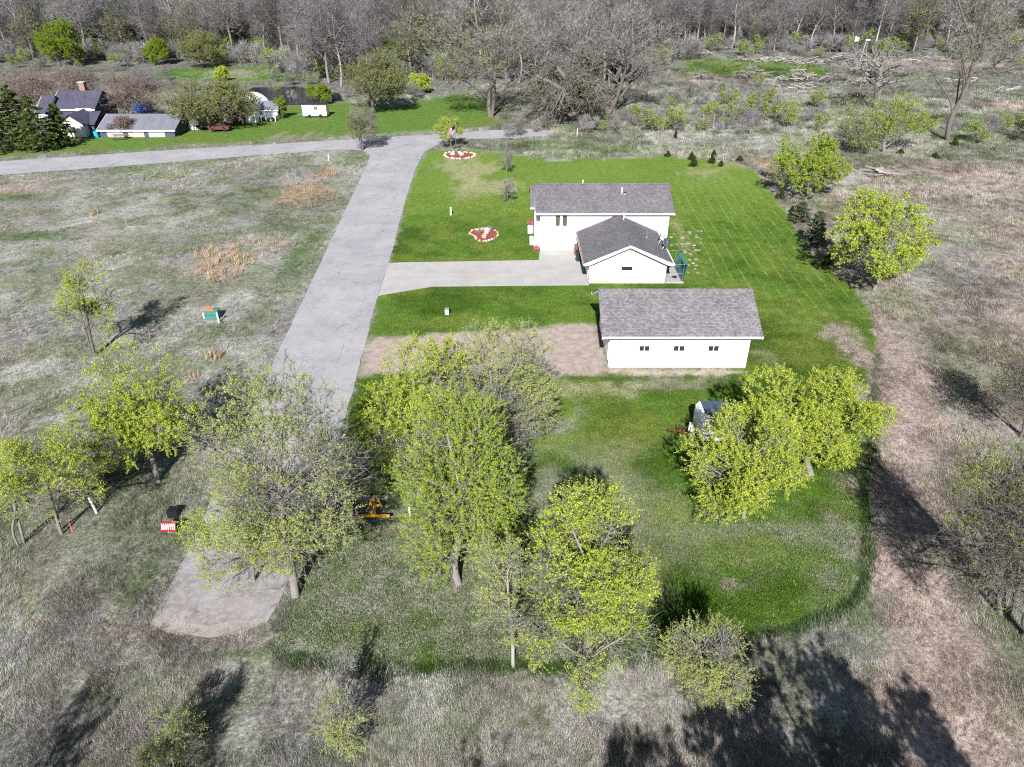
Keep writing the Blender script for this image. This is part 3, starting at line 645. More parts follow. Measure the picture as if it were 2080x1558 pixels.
# ================================================================== TREES
def frames(d):
    a = np.where(np.abs(d[:, 2:3]) < .9, np.array([[0, 0, 1.]]), np.array([[1., 0, 0]]))
    u = np.cross(d, a); u /= np.linalg.norm(u, axis=1, keepdims=True) + 1e-9
    return u, np.cross(d, u)
def tubes(P, Q, r0, r1, d0, d1, k):
    u0, v0 = frames(d0); u1, v1 = frames(d1)
    # keep the second frame aligned with the first
    ang = np.arctan2((u0 * v1).sum(1), (u0 * u1).sum(1))
    n = len(P); V = np.zeros((n, 2 * k, 3))
    for i in range(k):
        t = 2 * math.pi * i / k
        V[:, i] = P + r0[:, None] * (u0 * math.cos(t) + v0 * math.sin(t))
        tt = t + ang
        V[:, k + i] = Q + r1[:, None] * (u1 * np.cos(tt)[:, None] + v1 * np.sin(tt)[:, None])
    base = (np.arange(n) * 2 * k)[:, None]; F = []
    for i in range(k):
        j = (i + 1) % k; F.append(np.concatenate([base + i, base + j, base + k + j, base + k + i], 1))
    return V.reshape(-1, 3), np.concatenate(F, 0)

def grow(rng, Ht, rx, ry, zb, off=(0, 0), r0=.18, N=1500, lobes=7, trunk_top=.45, lean=(0, 0), bf=.45, lobe_r=.42, up=.6, shell=.55, stems=1, flat=1.0, droop=0.0):
    """skeleton: trunk(s), limbs to the lobes of the crown, then branchlets joined by shortest path"""
    P, par = [], []
    def chain(start_idx, p0, p1, bend, step):
        p0, p1 = np.array(p0, float), np.array(p1, float); L = np.linalg.norm(p1 - p0); m = max(2, int(L / step)); prev = start_idx; out = []
        mid = (p0 + p1) / 2 + bend; w = rng.normal(0, .035 * L, 3)
        for i in range(1, m + 1):
            t = i / m; q = (1 - t) ** 2 * p0 + 2 * t * (1 - t) * mid + t * t * p1 + w * math.sin(t * 6.28 * .9) * (1 - t * .5)
            P.append(q); par.append(prev); prev = len(P) - 1; out.append(prev)
        return out
    zc = (Ht + zb) / 2; rz = (Ht - zb) / 2
    cen = np.array([off[0], off[1], zc])
    step = max(.22, Ht * .032)
    trunks = []
    for s in range(stems):
        a = rng.uniform(0, 6.28); b0 = np.array([math.cos(a), math.sin(a), 0]) * (.22 * (stems > 1)) * rng.uniform(.5, 1.2)
        P.append(np.array([b0[0], b0[1], -.1])); par.append(-1)
        sp = (rng.uniform(-.25, .25, 2) * rx * (stems > 1))
        tt = np.array([off[0] * .55 + lean[0] + sp[0], off[1] * .55 + lean[1] + sp[1], zb + (Ht - zb) * trunk_top])
        trunks.append(chain(len(P) - 1, P[-1], tt, np.array([0, 0, .0]), step))
    LB = []
    for i in range(lobes):
        zt = 1 - 2 * (i + .5) / lobes; az = 2.39996 * i + rng.uniform(-.4, .4); hr = math.sqrt(max(0, 1 - zt * zt))
        lr = lobe_r * rng.uniform(.72, 1.2); f = (1 - lr * .8) * (rng.uniform(.78, 1.04) if i % 4 != 2 else rng.uniform(.3, .6))
        if zt < -.5: hr = max(hr, .7)
        c = cen + np.array([math.cos(az) * rx * hr * f, math.sin(az) * ry * hr * f, zt * rz * f])
        LB.append((c, lr))
        tr = trunks[rng.integers(len(trunks))]
        # the limb leaves the trunk below the lobe
        zs = max(zb * .6, min(c[2] - np.linalg.norm(c[:2] - cen[:2]) * up, P[tr[-1]][2])); j = tr[int(np.argmin([abs(P[q][2] - zs) for q in tr]))]
        chain(j, P[j], c, np.array([0, 0, .12 * np.linalg.norm(c - P[j])]), step)
    K = len(P)
    pts = []
    while sum(len(p) for p in pts) < N:
        m = 800; d = rng.normal(0, 1, (m, 3)); d /= np.linalg.norm(d, axis=1, keepdims=True); r = rng.uniform(0, 1, m) ** shell
        li = rng.integers(0, len(LB), m); c = np.array([LB[q][0] for q in li]); lr = np.array([LB[q][1] for q in li])
        p = c + d * r[:, None] * np.stack([lr * rx, lr * ry, lr * rz * flat], 1)
        p = p[(p[:, 2] > .25) & ((((p - cen) / np.array([rx * 1.08, ry * 1.08, rz * 1.08])) ** 2).sum(1) < 1)]
        pts.append(p)
    A = np.concatenate([np.array(P)] + pts)[:K + N]; n = len(A)
    par = np.array(par + [-1] * (n - K)); path = np.zeros(n); cost = np.full(n, 1e9); best = np.full(n, -1); done = np.zeros(n, bool)
    order = list(range(K))
    def relax(i):
        dv = A - A[i]; d = np.sqrt((dv ** 2).sum(1)); c = d * (1 + .35 * (dv[:, 2] < -.3 * d)) + bf * path[i]
        m = (c < cost) & ~done; cost[m] = c[m]; best[m] = i
    for i in range(K):
        done[i] = True; path[i] = 0 if par[i] < 0 else path[par[i]] + .5 * np.linalg.norm(A[i] - A[par[i]])
    for i in range(K): relax(i)
    for _ in range(n - K):
        i = int(np.argmin(np.where(done, 1e10, cost))); par[i] = best[i]; done[i] = True; order.append(i)
        path[i] = path[par[i]] + np.linalg.norm(A[i] - A[par[i]]); relax(i)
    load = np.zeros(n); nch = np.zeros(n, int)
    for i in order[::-1]:
        load[i] += 1
        if par[i] >= 0: load[par[i]] += load[i]; nch[par[i]] += 1
    if droop: A[K:, 2] -= droop * np.clip(np.linalg.norm(A[K:, :2] - cen[:2], axis=1) / rx, 0, 1.2) ** 2 * np.clip(1 - load[K:] / 30, 0, 1) * rz; A[:, 2] = np.maximum(A[:, 2], -.1)
    r = r0 * (load / load[0 if stems == 1 else 0]) ** .46; r = np.clip(r, .011, r0)
    return A, par, r, load, cen, rz

def tree_mesh(name, rng, Ht, rx, ry, zb, bark_m='bark_grey', twig_m='twig_grey', leaf_m='leaf_lime', leaves=14000, leaf=.075, twigs=3, twig_len=.55, twig_w=.016, patch=.5, leaf_up=.3, clump=0, tmin=3, **kw):
    A, par, r, load, cen, rz = grow(rng, Ht, rx, ry, zb, **kw)
    n = len(A); e = np.where(par >= 0)[0]; p = par[e]
    d = A[e] - A[p]; d /= np.linalg.norm(d, axis=1, keepdims=True) + 1e-9
    nd = np.zeros((n, 3)); nd[:, 2] = 1; nd[e] = d
    V, F, off = [], [], 0
    rs = np.minimum(r[p], r[e] * 1.45)
    for lo, hi, k in ((.07, 9, 8), (.03, .07, 5), (0, .03, tmin)):
        m = (r[e] >= lo) & (r[e] < hi)
        if not m.any(): continue
        same = (load[e[m]] > .55 * load[p[m]])[:, None]
        d0 = np.where(same, nd[p[m]], d[m])
        v, f = tubes(A[p[m]], A[e[m]], np.where(same[:, 0], r[p[m]], rs[m]), r[e[m]], d0, d[m], k); V.append(v); F.append(f + off); off += len(v)
    trunk = npmesh(name + '_trunk', np.concatenate(V), F, [bark_m], smooth=True)
    # twigs: slender blades at the ends of the branchlets
    tip = np.where(load < 6)[0]; tn = np.repeat(tip, twigs); m = len(tn)
    out = A[tn] - cen; out /= np.linalg.norm(out, axis=1, keepdims=True) + 1e-9
    dr = .55 * nd[tn] + .4 * out + rng.normal(0, .55, (m, 3)) + np.array([0, 0, leaf_up]); dr /= np.linalg.norm(dr, axis=1, keepdims=True)
    L = twig_len * rng.uniform(.4, 1.2, m); sd = np.cross(dr, rng.normal(0, 1, (m, 3))); sd /= np.linalg.norm(sd, axis=1, keepdims=True) + 1e-9
    b = A[tn]; mid = b + dr * L[:, None] * .5 + rng.normal(0, .05, (m, 3)) * L[:, None]; end = b + dr * L[:, None]
    w = twig_w * .5
    TV = np.stack([b - sd * w, b + sd * w, end], 1).reshape(-1, 3)
    TF = np.arange(m * 3).reshape(-1, 3)
    CV, CF, mi, tint = [TV], [TF], [np.zeros(len(TF), int)], [np.zeros(len(TV))]
    if leaves:
        g = fbm(b[:, 0] * 1.0 + b[:, 2] * .7, b[:, 1] + b[:, 2] * .9, max(.9, rx * .45), int(rng.integers(999)), 3)
        hgt = np.clip((b[:, 2] - zb) / (Ht - zb), 0, 1)
        pr = np.clip(sstep(patch - .2, patch + .16, g + .10 * (hgt - .5)), .04, 1); pr /= pr.sum()
        sub = rng.choice(m, max(10, leaves // 7), p=pr); ti = sub[rng.integers(0, len(sub), leaves)]; t = rng.uniform(.1, 1.05, leaves)
        c = b[ti] + dr[ti] * (L[ti] * t)[:, None] + rng.normal(0, leaf * .8, (leaves, 3))
        nn = rng.normal(0, 1, (leaves, 3)) + np.array([0, -.35, .75]); nn /= np.linalg.norm(nn, axis=1, keepdims=True)
        uu, vv = frames(nn); a = rng.uniform(0, 6.28, leaves)[:, None]; u2 = uu * np.cos(a) + vv * np.sin(a); v2 = -uu * np.sin(a) + vv * np.cos(a)
        s = (leaf * rng.uniform(.55, 1.3, leaves))[:, None]
        LV = np.stack([c - u2 * s, c + u2 * s * .7 + v2 * s * .55, c + u2 * s * .7 - v2 * s * .55 + nn * s * .2], 1).reshape(-1, 3)
        LF = np.arange(leaves * 3).reshape(-1, 3) + len(TV)
        CV.append(LV); mi.append(np.ones(leaves, int)); tint.append(np.repeat(rng.uniform(0, 1, leaves) ** 1.3, 3)); CF.append(LF)
    crown = npmesh(name + '_crown', np.concatenate(CV), CF, [twig_m, leaf_m], np.concatenate(mi), {'tint': np.concatenate(tint)})
    return trunk, crown

LEAF_K = 2.3
SEED = [100]
def plant(name, base, top, lx, rx, bot, label, cat='tree', group=None, depth=1.0, base_z=0.0, **kw):
    """a tree whose foot, top row and crown sides were read off the photograph, turned into metres"""
    SEED[0] += 1; rng = np.random.default_rng(kw.pop('seed', SEED[0]))
    B = gp(*base); D = B[1]; Ht = hz(D, top); zb = max(.3, hz(D, bot))
    zm = (Ht + zb) / 2; xl, xr = wx(lx, D, zm) - B[0], wx(rx, D, zm) - B[0]; r = (xr - xl) / 2
    t = thing(name, label, cat, (B[0], B[1], 0), group)
    lf = .56 if D < 60 else .74; kw['leaves'] = int(kw.get('leaves', 14000) * LEAF_K / lf ** 1.6); kw['leaf'] = kw.get('leaf', .075) * lf; r *= 1.04
    tr, cr = tree_mesh(name, rng, Ht, r, r * depth, zb, off=((xl + xr) / 2, kw.pop('back', 0.0)), **kw)
    mobj('trunk', tr, t); mobj('crown', cr, t); return t

# --- trees of the near meadow and the lawn
plant('young_tree', (189, 721), 528, 108, 242, 700, 'slim two-stemmed tree with sparse yellow-green leaves alone in the left meadow', leaves=3600, leaf=.075, patch=.56, N=900, lobes=7, stems=2, r0=.13, twigs=3, bark_m='bark_dark', trunk_top=.75)
plant('lime_tree', (322, 978), 712, 150, 402, 952, 'rounded yellow-green tree left of the road with a bare grey heart', leaves=15000, leaf=.075, patch=.50, N=1700, lobes=10, r0=.17, back=.6)
plant('scrub_tree', (48, 1105), 880, -30, 110, 1080, 'leaning scrub tree at the left edge in thin yellow leaf', leaves=3800, leaf=.065, patch=.5, N=1000, lobes=7, r0=.08, stems=2)
plant('scrub_tree', (125, 1080), 862, 60, 215, 1040, 'slender scrub tree beside the white marker post, leafing at the top', leaves=4500, leaf=.065, patch=.48, N=1000, lobes=7, r0=.085, stems=2)
plant('road_tree', (600, 1212), 728, 378, 745, 1200, 'tall grey-green tree hanging over the end of the road', leaves=11500, leaf=.066, patch=.53, N=3200, lobes=18, r0=.22, leaf_m='leaf_pale', twigs=6, depth=.9, back=.8, lobe_r=.36)
plant('road_sapling', (515, 1180), 940, 378, 640, 1170, 'low bright yellow-green tree leaning over the road end', leaves=11000, leaf=.062, patch=.40, N=1500, lobes=10, r0=.10)
plant('lawn_tree', (932, 1186), 815, 790, 1085, 1170, 'bright green tree with a thick pale trunk in the ring of bare earth', leaves=22000, leaf=.062, patch=.38, N=2400, lobes=14, r0=.21, leaf_m='leaf_green', back=.4)
plant('lawn_tree', (850, 1010), 690, 728, 1000, 985, 'full yellow-green tree between the rake and the dirt drive', leaves=19000, leaf=.068, patch=.42, N=2000, lobes=11, r0=.2)
plant('lawn_tree', (1015, 985), 660, 890, 1140, 960, 'broad grey-green tree right behind the bright tree, before the dirt drive', leaves=11500, leaf=.062, patch=.48, N=2500, lobes=12, r0=.2, leaf_m='leaf_pale', twigs=6)
plant('front_tree', (1188, 1405), 978, 1042, 1350, 1380, 'tall yellow-green tree with forked pale limbs at the bottom centre', seed=912, leaves=12500, leaf=.066, patch=.52, N=2600, lobes=17, r0=.21, twigs=4, lobe_r=.33, trunk_top=.55, bark_m='bark_grey', up=1.1)
plant('thin_sapling', (1042, 1357), 1085, 960, 1085, 1300, 'thin pale-stemmed sapling at the mown edge, sparsely leaved', leaves=2600, leaf=.055, patch=.5, N=700, lobes=6, r0=.09, leaf_m='leaf_pale', bark_m='bark_pale', trunk_top=.7)
plant('spreading_tree', (1650, 965), 750, 1462, 1785, 950, 'broad lime-yellow tree right of the white camper trailer', leaves=22000, leaf=.085, patch=.40, N=2000, lobes=15, r0=.2, depth=.8, lobe_r=.34, leaf_up=.5)
plant('spreading_tree', (1510, 1052), 838, 1388, 1640, 1050, 'low lime-yellow tree in front of the white camper trailer', leaves=13000, leaf=.08, patch=.38, N=1500, lobes=13, r0=.13, depth=.8, lobe_r=.36, leaf_up=.5)
plant('lime_tree', (1775, 588), 388, 1690, 1895, 575, 'yellow-green tree on the right lawn edge beyond the shed', leaves=15000, leaf=.10, patch=.42, N=1500, lobes=11, r0=.17, twig_w=.022)
plant('lime_tree', (1640, 398), 270, 1562, 1716, 392, 'green-yellow tree at the far right corner of the lawn', leaves=13000, leaf=.11, patch=.42, N=1300, lobes=10, r0=.16, twig_w=.025, leaf_m='leaf_green')
plant('scrub_tree', (2040, 1250), 900, 1915, 2100, 1180, 'dark leaning scrub tree at the right edge with few leaves', leaves=2200, leaf=.055, patch=.55, N=1700, lobes=11, r0=.11, bark_m='bark_dark', twig_m='bark_dark', leaf_m='leaf_green', stems=3, twigs=4, twig_w=.022)
plant('scrub_tree', (2085, 1300), 960, 1960, 2200, 1250, 'bare scrub tree cut by the right edge below the leaning one', leaves=600, leaf=.055, patch=.55, N=2200, lobes=11, r0=.1, bark_m='bark_dark', twig_m='bark_dark', stems=3, twigs=5, twig_w=.022)
plant('scrub_tree', (2078, 890), 715, 2005, 2150, 850, 'small dark scrub tree at the right edge above the shadow', leaves=600, leaf=.06, patch=.55, N=1700, lobes=9, r0=.08, bark_m='bark_dark', twig_m='bark_dark', leaf_m='leaf_green', stems=3, twigs=5, twig_w=.024)
plant('grey_bush', (1440, 1420), 1268, 1345, 1530, 1400, 'rounded grey-green bush right of the bottom-centre tree', 'bush', leaves=7000, leaf=.05, patch=.44, N=1200, lobes=9, r0=.06, leaf_m='leaf_pale', stems=3)
plant('lime_bush', (350, 1556), 1462, 288, 410, 1545, 'low yellow-green bush at the bottom left edge', 'bush', leaves=1900, leaf=.05, patch=.46, N=800, lobes=7, r0=.04, leaf_m='leaf_pale', stems=3)
plant('lime_bush', (690, 1530), 1425, 630, 745, 1515, 'thin pale bush among dead grass at the bottom edge', 'bush', leaves=1500, leaf=.05, patch=.48, N=500, lobes=6, r0=.035, leaf_m='leaf_pale', stems=3)
plant('bare_sapling', (700, 1420), 1320, 670, 730, 1410, 'tiny leafless sapling just below the mown edge', 'sapling', leaves=0, N=220, lobes=5, r0=.03, twig_len=.3, bark_m='bark_dark')
# trees standing under the camera, only their shadows reach into view
for i, (x_, y_, h_, r_) in enumerate(((11.6, 6.2, 11.8, 3.6), (14.8, 3.5, 12.0, 3.0), (7.6, 3.2, 12.0, 3.4), (4.0, 2.0, 11.5, 2.6), (-14.5, 4.5, 12.0, 1.8), (-19.5, 6.5, 10.5, 1.5), (-2.5, 3.0, 11.0, 1.8))):
    rng = np.random.default_rng(500 + i); t = thing('near_tree', 'tree just below the picture whose shadow falls into the dead grass', 'tree', (x_, y_, 0), 'trees below the picture edge')
    tr, cr = tree_mesh('near_tree', rng, h_, r_, r_, h_ * .2, leaves=16000 if i < 4 else 1200, leaf=.12, N=900, lobes=9, r0=.17, patch=.42)
    mobj('trunk', tr, t); mobj('crown', cr, t)
# small bare trees of the front lawn
plant('bare_sapling', (1030, 352), 305, 1013, 1048, 345, 'small bare fruit tree farther from the house on the lawn', 'sapling', leaves=0, N=500, lobes=7, r0=.06, twig_w=.02, twig_len=.5, stems=2)
plant('bare_sapling', (1026, 410), 360, 1012, 1052, 400, 'small bare fruit tree nearer the house on the lawn', 'sapling', leaves=0, N=500, lobes=7, r0=.07, twig_w=.018, twig_len=.45, stems=2, bark_m='bark_dark')

# ================================================================== BUILDINGS AND THINGS ON THE LAWN
def window_y(parent, x0, x1, z0, z1, y, glass_m='window_glass', panes=2, fw=.06, gap=.1, sill=True):
    """window in a wall that faces -Y at plane y"""
    bm = bm_new()
    bx(bm, x0 - fw, x1 + fw, y - .035, y + .01, z1, z1 + fw); bx(bm, x0 - fw, x1 + fw, y - .045, y + .01, z0 - fw, z0)
    bx(bm, x0 - fw, x0, y - .035, y + .01, z0, z1); bx(bm, x1, x1 + fw, y - .035, y + .01, z0, z1)
    w = obj('window', bm, 'white_siding_trim', parent); pw = (x1 - x0 - gap * (panes - 1)) / panes
    for i in range(panes):
        a = x0 + i * (pw + gap)
        obj('pane', box(a, a + pw, y - .012, y + .005, z0, z1), glass_m, w)
        if i < panes - 1: obj('mullion', box(a + pw, a + pw + gap, y - .03, y + .008, z0, z1), 'white_siding_trim', w)
    return w
def gable_roof_x(parent, name, x0, x1, ye0, ye1, yr, ze0, ze1, zr, mat, th=.10, fascia=.17):
    """ridge along X"""
    r = bm_new(); quadslab(r, [(x0, ye0, ze0), (x1, ye0, ze0), (x1, yr, zr), (x0, yr, zr)], th); rf = obj(name, r, mat, parent)
    r = bm_new(); quadslab(r, [(x0, yr + .002, zr), (x1, yr + .002, zr), (x1, ye1, ze1), (x0, ye1, ze1)], th); obj('roof_back_slope', r, mat, rf)
    obj('ridge_cap', prism(bm_new(), [(yr - .14, zr - .035), (yr, zr + .035), (yr + .14, zr - .035), (yr, zr + .01)], 'x', x0 - .01, x1 + .01), mat, rf)
    e = .004
    obj('eave_fascia', box(x0 - .02, x1 + .02, ye0 - .03, ye0 - e, ze0 - fascia, ze0 - .005), 'white_siding_trim', rf)
    obj('eave_fascia', box(x0 - .02, x1 + .02, ye1 + e, ye1 + .03, ze1 - fascia, ze1 - .005), 'white_siding_trim', rf)
    for xa in (x0 + .004, x1 - .034):
        b = bm_new(); prism(b, [(ye0, ze0 - th - .004), (yr, zr - th - .004), (ye1, ze1 - th - .004), (ye1, ze1 - th - fascia), (yr, zr - th - fascia - .03), (ye0, ze0 - th - fascia)], 'x', xa, xa + .03)
        obj('rake_board', b, 'white_siding_trim', rf)
    # soffit
    obj('soffit', box(x0 + .01, x1 - .01, ye0 + .002, ye0 + .6, ze0 - fascia + .01, ze0 - fascia + .025), 'white_siding_trim', rf)
    return rf
# ---------------- the house
H = thing('house', 'white bi-level house with low garage wing and grey-purple shingle roof', 'house', (M_X0, M_Y, 0))
yr = M_Y + 4.0
b = bm_new(); prism(b, [(M_Y, .35), (M_Y + M_D, .35), (M_Y + M_D, 4.42), (yr, 6.0), (M_Y, 4.42)], 'x', M_X0, M_X1); obj('wall', b, 'white_siding', H)
obj('foundation', box(M_X0 + .02, M_X1 - .02, M_Y + .02, M_Y + M_D - .02, 0, .349), 'concrete_old', H)
rf = gable_roof_x(H, 'roof', 2.45, 17.05, M_Y - .42, M_Y + M_D + .42, yr, 4.33, 4.33, 6.2, 'house_shingles')
window_y(H, wx(1128.5, M_Y, 3.6), wx(1152, M_Y, 3.6), hz(M_Y, 459), hz(M_Y, 436.5), M_Y, 'window_glass_brown', 2, gap=.28)
# stair bay on the west gable, with its own lower roof
b = bm_new(); prism(b, [(74.3, .05), (79.6, .05), (79.6, 4.6), (yr, 5.75), (74.3, 4.6)], 'x', 2.42, M_X0 - .003); bay = obj('bay_wall', b, 'white_siding', H)
r = bm_new(); quadslab(r, [(1.95, 74.0, 4.52), (2.44, 74.0, 4.52), (2.44, yr, 6.02), (1.95, yr, 6.02)], .09); obj('bay_roof', r, 'house_shingles', bay)
r = bm_new(); quadslab(r, [(1.95, yr + .002, 6.02), (2.44, yr + .002, 6.02), (2.44, 79.9, 4.52), (1.95, 79.9, 4.52)], .09); obj('bay_roof', r, 'house_shingles', bay)
obj('bay_fascia', box(1.93, 2.43, 73.96, 73.995, 4.36, 4.51), 'white_siding_trim', bay)
obj('porch_lamp', box(2.36, 2.42, 74.6, 74.85, 3.7, 4.1), 'black_plastic', bay)
obj('entry_door', box(2.385, 2.42, 75.6, 76.6, .3, 2.4), 'dark_metal', bay)
def vent(x, y, z0, z1, r, mat='white_plastic', parent=rf):
    v = obj('vent_pipe', tube(bm_new(), (x, y, z0), (x, y, z1), r, 8), mat, parent)
    obj('vent_collar', tube(bm_new(), (x, y, z0), (x, y, z0 + .14), r * 2.1, 8, r * 1.1), 'grey_metal', v); return v
def roof_z(y): return 4.33 + (y - (M_Y - .42)) / 4.42 * 1.87
vx = wx(1262.5, 75.6, 5.4); vent(vx, 75.6, roof_z(75.6) - .05, roof_z(75.6) + .62, .06); vent(vx + .35, 75.55, roof_z(75.55) - .05, roof_z(75.55) + .16, .12, 'black_plastic')
vent(wx(1184, 77.5, 6.2), 77.5, 5.9, 6.5, .05)
# chimney streak-free flues stay plain
# railing of the deck behind the ridge
dk = obj('deck', box(3.2, 6.9, M_Y + M_D + .01, M_Y + M_D + 3.2, 2.4, 2.55), 'deck_board', H)
for i in range(20):
    xx_ = 3.2 + i * .19; obj('baluster', box(xx_, xx_ + .035, M_Y + M_D + 3.12, M_Y + M_D + 3.155, 2.55, 3.55), 'green_steel', dk)
obj('rail', box(3.15, 6.95, M_Y + M_D + 3.1, M_Y + M_D + 3.17, 3.55, 3.62), 'green_steel', dk)
for xx_ in (3.2, 5.0, 6.8): obj('deck_post', box(xx_, xx_ + .1, M_Y + M_D + 3.0, M_Y + M_D + 3.1, 0, 2.4), 'deck_board', dk)
# garage wing, ridge along Y
xc, ze, zr_ = (G_X0 + G_X1) / 2, 2.22, 4.08; xl_, xr_ = 6.9, 15.5
b = bm_new(); prism(b, [(G_X0, .18), (G_X1, .18), (G_X1, 2.36), (xc, 3.93), (G_X0, 2.36)], 'y', G_Y, M_Y - .004); gw = obj('garage_wall', b, 'white_siding', H)
obj('garage_foundation', box(G_X0 + .015, G_X1 - .015, G_Y + .015, M_Y - .02, 0, .179), 'concrete_old', H)
y0_, y1_ = G_Y - .45, M_Y - .006
r = bm_new(); quadslab(r, [(xl_, y0_, ze), (xc, y0_, zr_), (xc, y1_, zr_), (xl_, y1_, ze)], .1); gr = obj('garage_roof', r, 'garage_shingles', H)
r = bm_new(); quadslab(r, [(xc + .002, y0_, zr_), (xr_, y0_, ze), (xr_, y1_, ze), (xc + .002, y1_, zr_)], .1); obj('roof_east_slope', r, 'garage_shingles', gr)
obj('ridge_cap', prism(bm_new(), [(xc - .14, zr_ - .03), (xc, zr_ + .035), (xc + .14, zr_ - .03), (xc, zr_ + .01)], 'y', y0_ - .01, y1_), 'garage_shingles', gr)
b = bm_new(); prism(b, [(xl_ - .02, ze - .01), (xc, zr_ - .01), (xr_ + .02, ze - .01), (xr_ + .02, ze - .22), (xr_ - .6, ze - .22 + .1), (xc, zr_ - .24), (xl_ + .6, ze - .22 + .1), (xl_ - .02, ze - .22)], 'y', y0_ - .035, y0_ - .004); obj('rake_board', b, 'white_siding_trim', gr)
b = bm_new(); bx(b, xl_ - .12, xl_ - .004, y0_, y1_, ze - .14, ze - .125); bx(b, xl_ - .12, xl_ - .105, y0_, y1_, ze - .124, ze - .02); bx(b, xl_ - .018, xl_ - .005, y0_, y1_, ze - .124, ze - .02); obj('gutter', b, 'white_siding_trim', gr)
obj('gutter_litter', box(xl_ - .10, xl_ - .022, y0_ + .05, y1_ - .05, ze - .12, ze - .045), 'mulch', gr)
b = bm_new(); bx(b, xr_ + .004, xr_ + .11, y0_, y1_, ze - .14, ze - .02); obj('gutter', b, 'white_siding_trim', gr)
window_y(gw, wx(1262.5, G_Y, 1.7), wx(1285, G_Y, 1.7), hz(G_Y, 549), hz(G_Y, 541), G_Y, panes=1, fw=.05)
gd = obj('garage_door', box(G_X0 - .03, G_X0 - .003, 65.3, 70.2, .19, 2.25), 'white_siding_trim', gw)
for i in range(4): obj('door_panel', box(G_X0 - .042, G_X0 - .031, 65.36, 70.14, .22 + i * .51, .69 + i * .51), 'white_plastic', gd)
obj('corner_board', box(G_X1 - .1, G_X1 + .012, G_Y - .014, G_Y - .002, .18, 2.34), 'white_siding_trim', gw)
obj('corner_board', box(G_X0 - .012, G_X0 + .1, G_Y - .014, G_Y - .002, .18, 2.34), 'white_siding_trim', gw)
obj('rust_stain', box(G_X0 + .15, G_X0 + 2.1, G_Y - .006, G_Y - .002, .182, .27), 'stain_ochre', gw)
obj('hose_bib', box(5.0, 5.12, M_Y - .05, M_Y - .002, .45, .6), 'grey_metal', H)
gz = lambda x_: zr_ - abs(x_ - xc) / (xr_ - xc) * (zr_ - ze)
x_ = wx(1267, 71.8, 4.3); vent(x_, 71.8, gz(x_) - .05, gz(x_) + .75, .07, parent=gr)
x_ = wx(1314, 69.0, 3.4); vent(x_, 69.0, gz(x_) - .05, gz(x_) + .7, .07, 'grey_metal', gr)

# satellite dishes on the east eave
for i, (px_, yy_, lab, ang) in enumerate(((15.25, 69.3, 'satellite dish on the garage roof edge, the one nearer the house wall', -.9), (15.3, 67.6, 'satellite dish on the garage roof edge, the one nearer the kennel', .5))):
    z0 = gz(px_); d = thing('satellite_dish', lab, 'satellite dish', (px_, yy_, z0), 'satellite dishes on the garage')
    b = bm_new(); tube(b, (px_, yy_, z0 - .03), (px_, yy_, z0 + .75), .03); tube(b, (px_ - .35, yy_ - .2, z0 + .1), (px_, yy_, z0 + .5), .02); tube(b, (px_ - .3, yy_ + .3, z0 + .1), (px_, yy_, z0 + .5), .02); obj('mast', b, 'grey_metal', d)
    b = bm_new(); c = Vector((px_ + .05, yy_ - .12, z0 + .8)); nrm = Vector((math.sin(ang), -.75, .55)).normalized(); u = nrm.orthogonal().normalized(); w = nrm.cross(u)
    rings = []
    for rr, dp in ((.05, .10), (.25, .075), (.42, .0), (.43, .015)):
        rings.append([b.verts.new(c + (u * math.cos(t) * 1.1 + w * math.sin(t)) * rr - nrm * dp) for t in [6.2832 * k / 14 for k in range(14)]])
    for A_, B_ in zip(rings, rings[1:]):
        for k in range(14): b.faces.new((A_[k], A_[(k + 1) % 14], B_[(k + 1) % 14], B_[k]))
    b.faces.new(rings[0]); bmesh.ops.solidify(b, geom=b.faces[:], thickness=.012); obj('reflector', b, ['white_plastic', 'grey_metal'][i], d, True)
    b = bm_new(); tube(b, c - w * .42, c + nrm * .5, .014); bx(b, *sum(([q - .05, q + .05] for q in (c + nrm * .5)), [])); obj('feed_arm', b, 'dark_metal', d)

# wheeled bins beside the garage door
for px_, py_, m1, m2, lab in ((1175, 531, 'bin_green', 'black_plastic', 'dark green wheeled bin nearest the garage corner'), (1172, 518, 'bin_brown', 'bin_brown', 'brown-lidded bin behind the dark green bin')):
    c = gp(px_, py_); bt = thing('wheeled_bin', lab, 'bin', (c[0], c[1], .052)); z = .052
    b = bm_new(); A_ = [b.verts.new((c[0] + sx * .24, c[1] + sy * .26, z + .08)) for sx, sy in ((-1, -1), (1, -1), (1, 1), (-1, 1))]; B_ = [b.verts.new((c[0] + sx * .31, c[1] + sy * .35, z + 1.02)) for sx, sy in ((-1, -1), (1, -1), (1, 1), (-1, 1))]
    b.faces.new(A_[::-1]); b.faces.new(B_)
    for k in range(4): b.faces.new((A_[k], A_[(k + 1) % 4], B_[(k + 1) % 4], B_[k]))
    obj('bin_body', b, m1, bt)
    b = bm_new(); prism(b, [(c[1] - .4, z + 1.022), (c[1] + .38, z + 1.022), (c[1] + .36, z + 1.1), (c[1] - .05, z + 1.13), (c[1] - .38, z + 1.07)], 'x', c[0] - .34, c[0] + .34); obj('lid', b, m2, bt)
    for s_ in (-1, 1): obj('wheel', tube(bm_new(), (c[0] + s_ * .27, c[1] + .3, z + .12), (c[0] + s_ * .33, c[1] + .3, z + .12), .12, 12), 'black_plastic', bt)
    obj('handle', tube(bm_new(), (c[0] - .25, c[1] + .44, z + 1.0), (c[0] + .25, c[1] + .44, z + 1.0), .018), m2, bt)

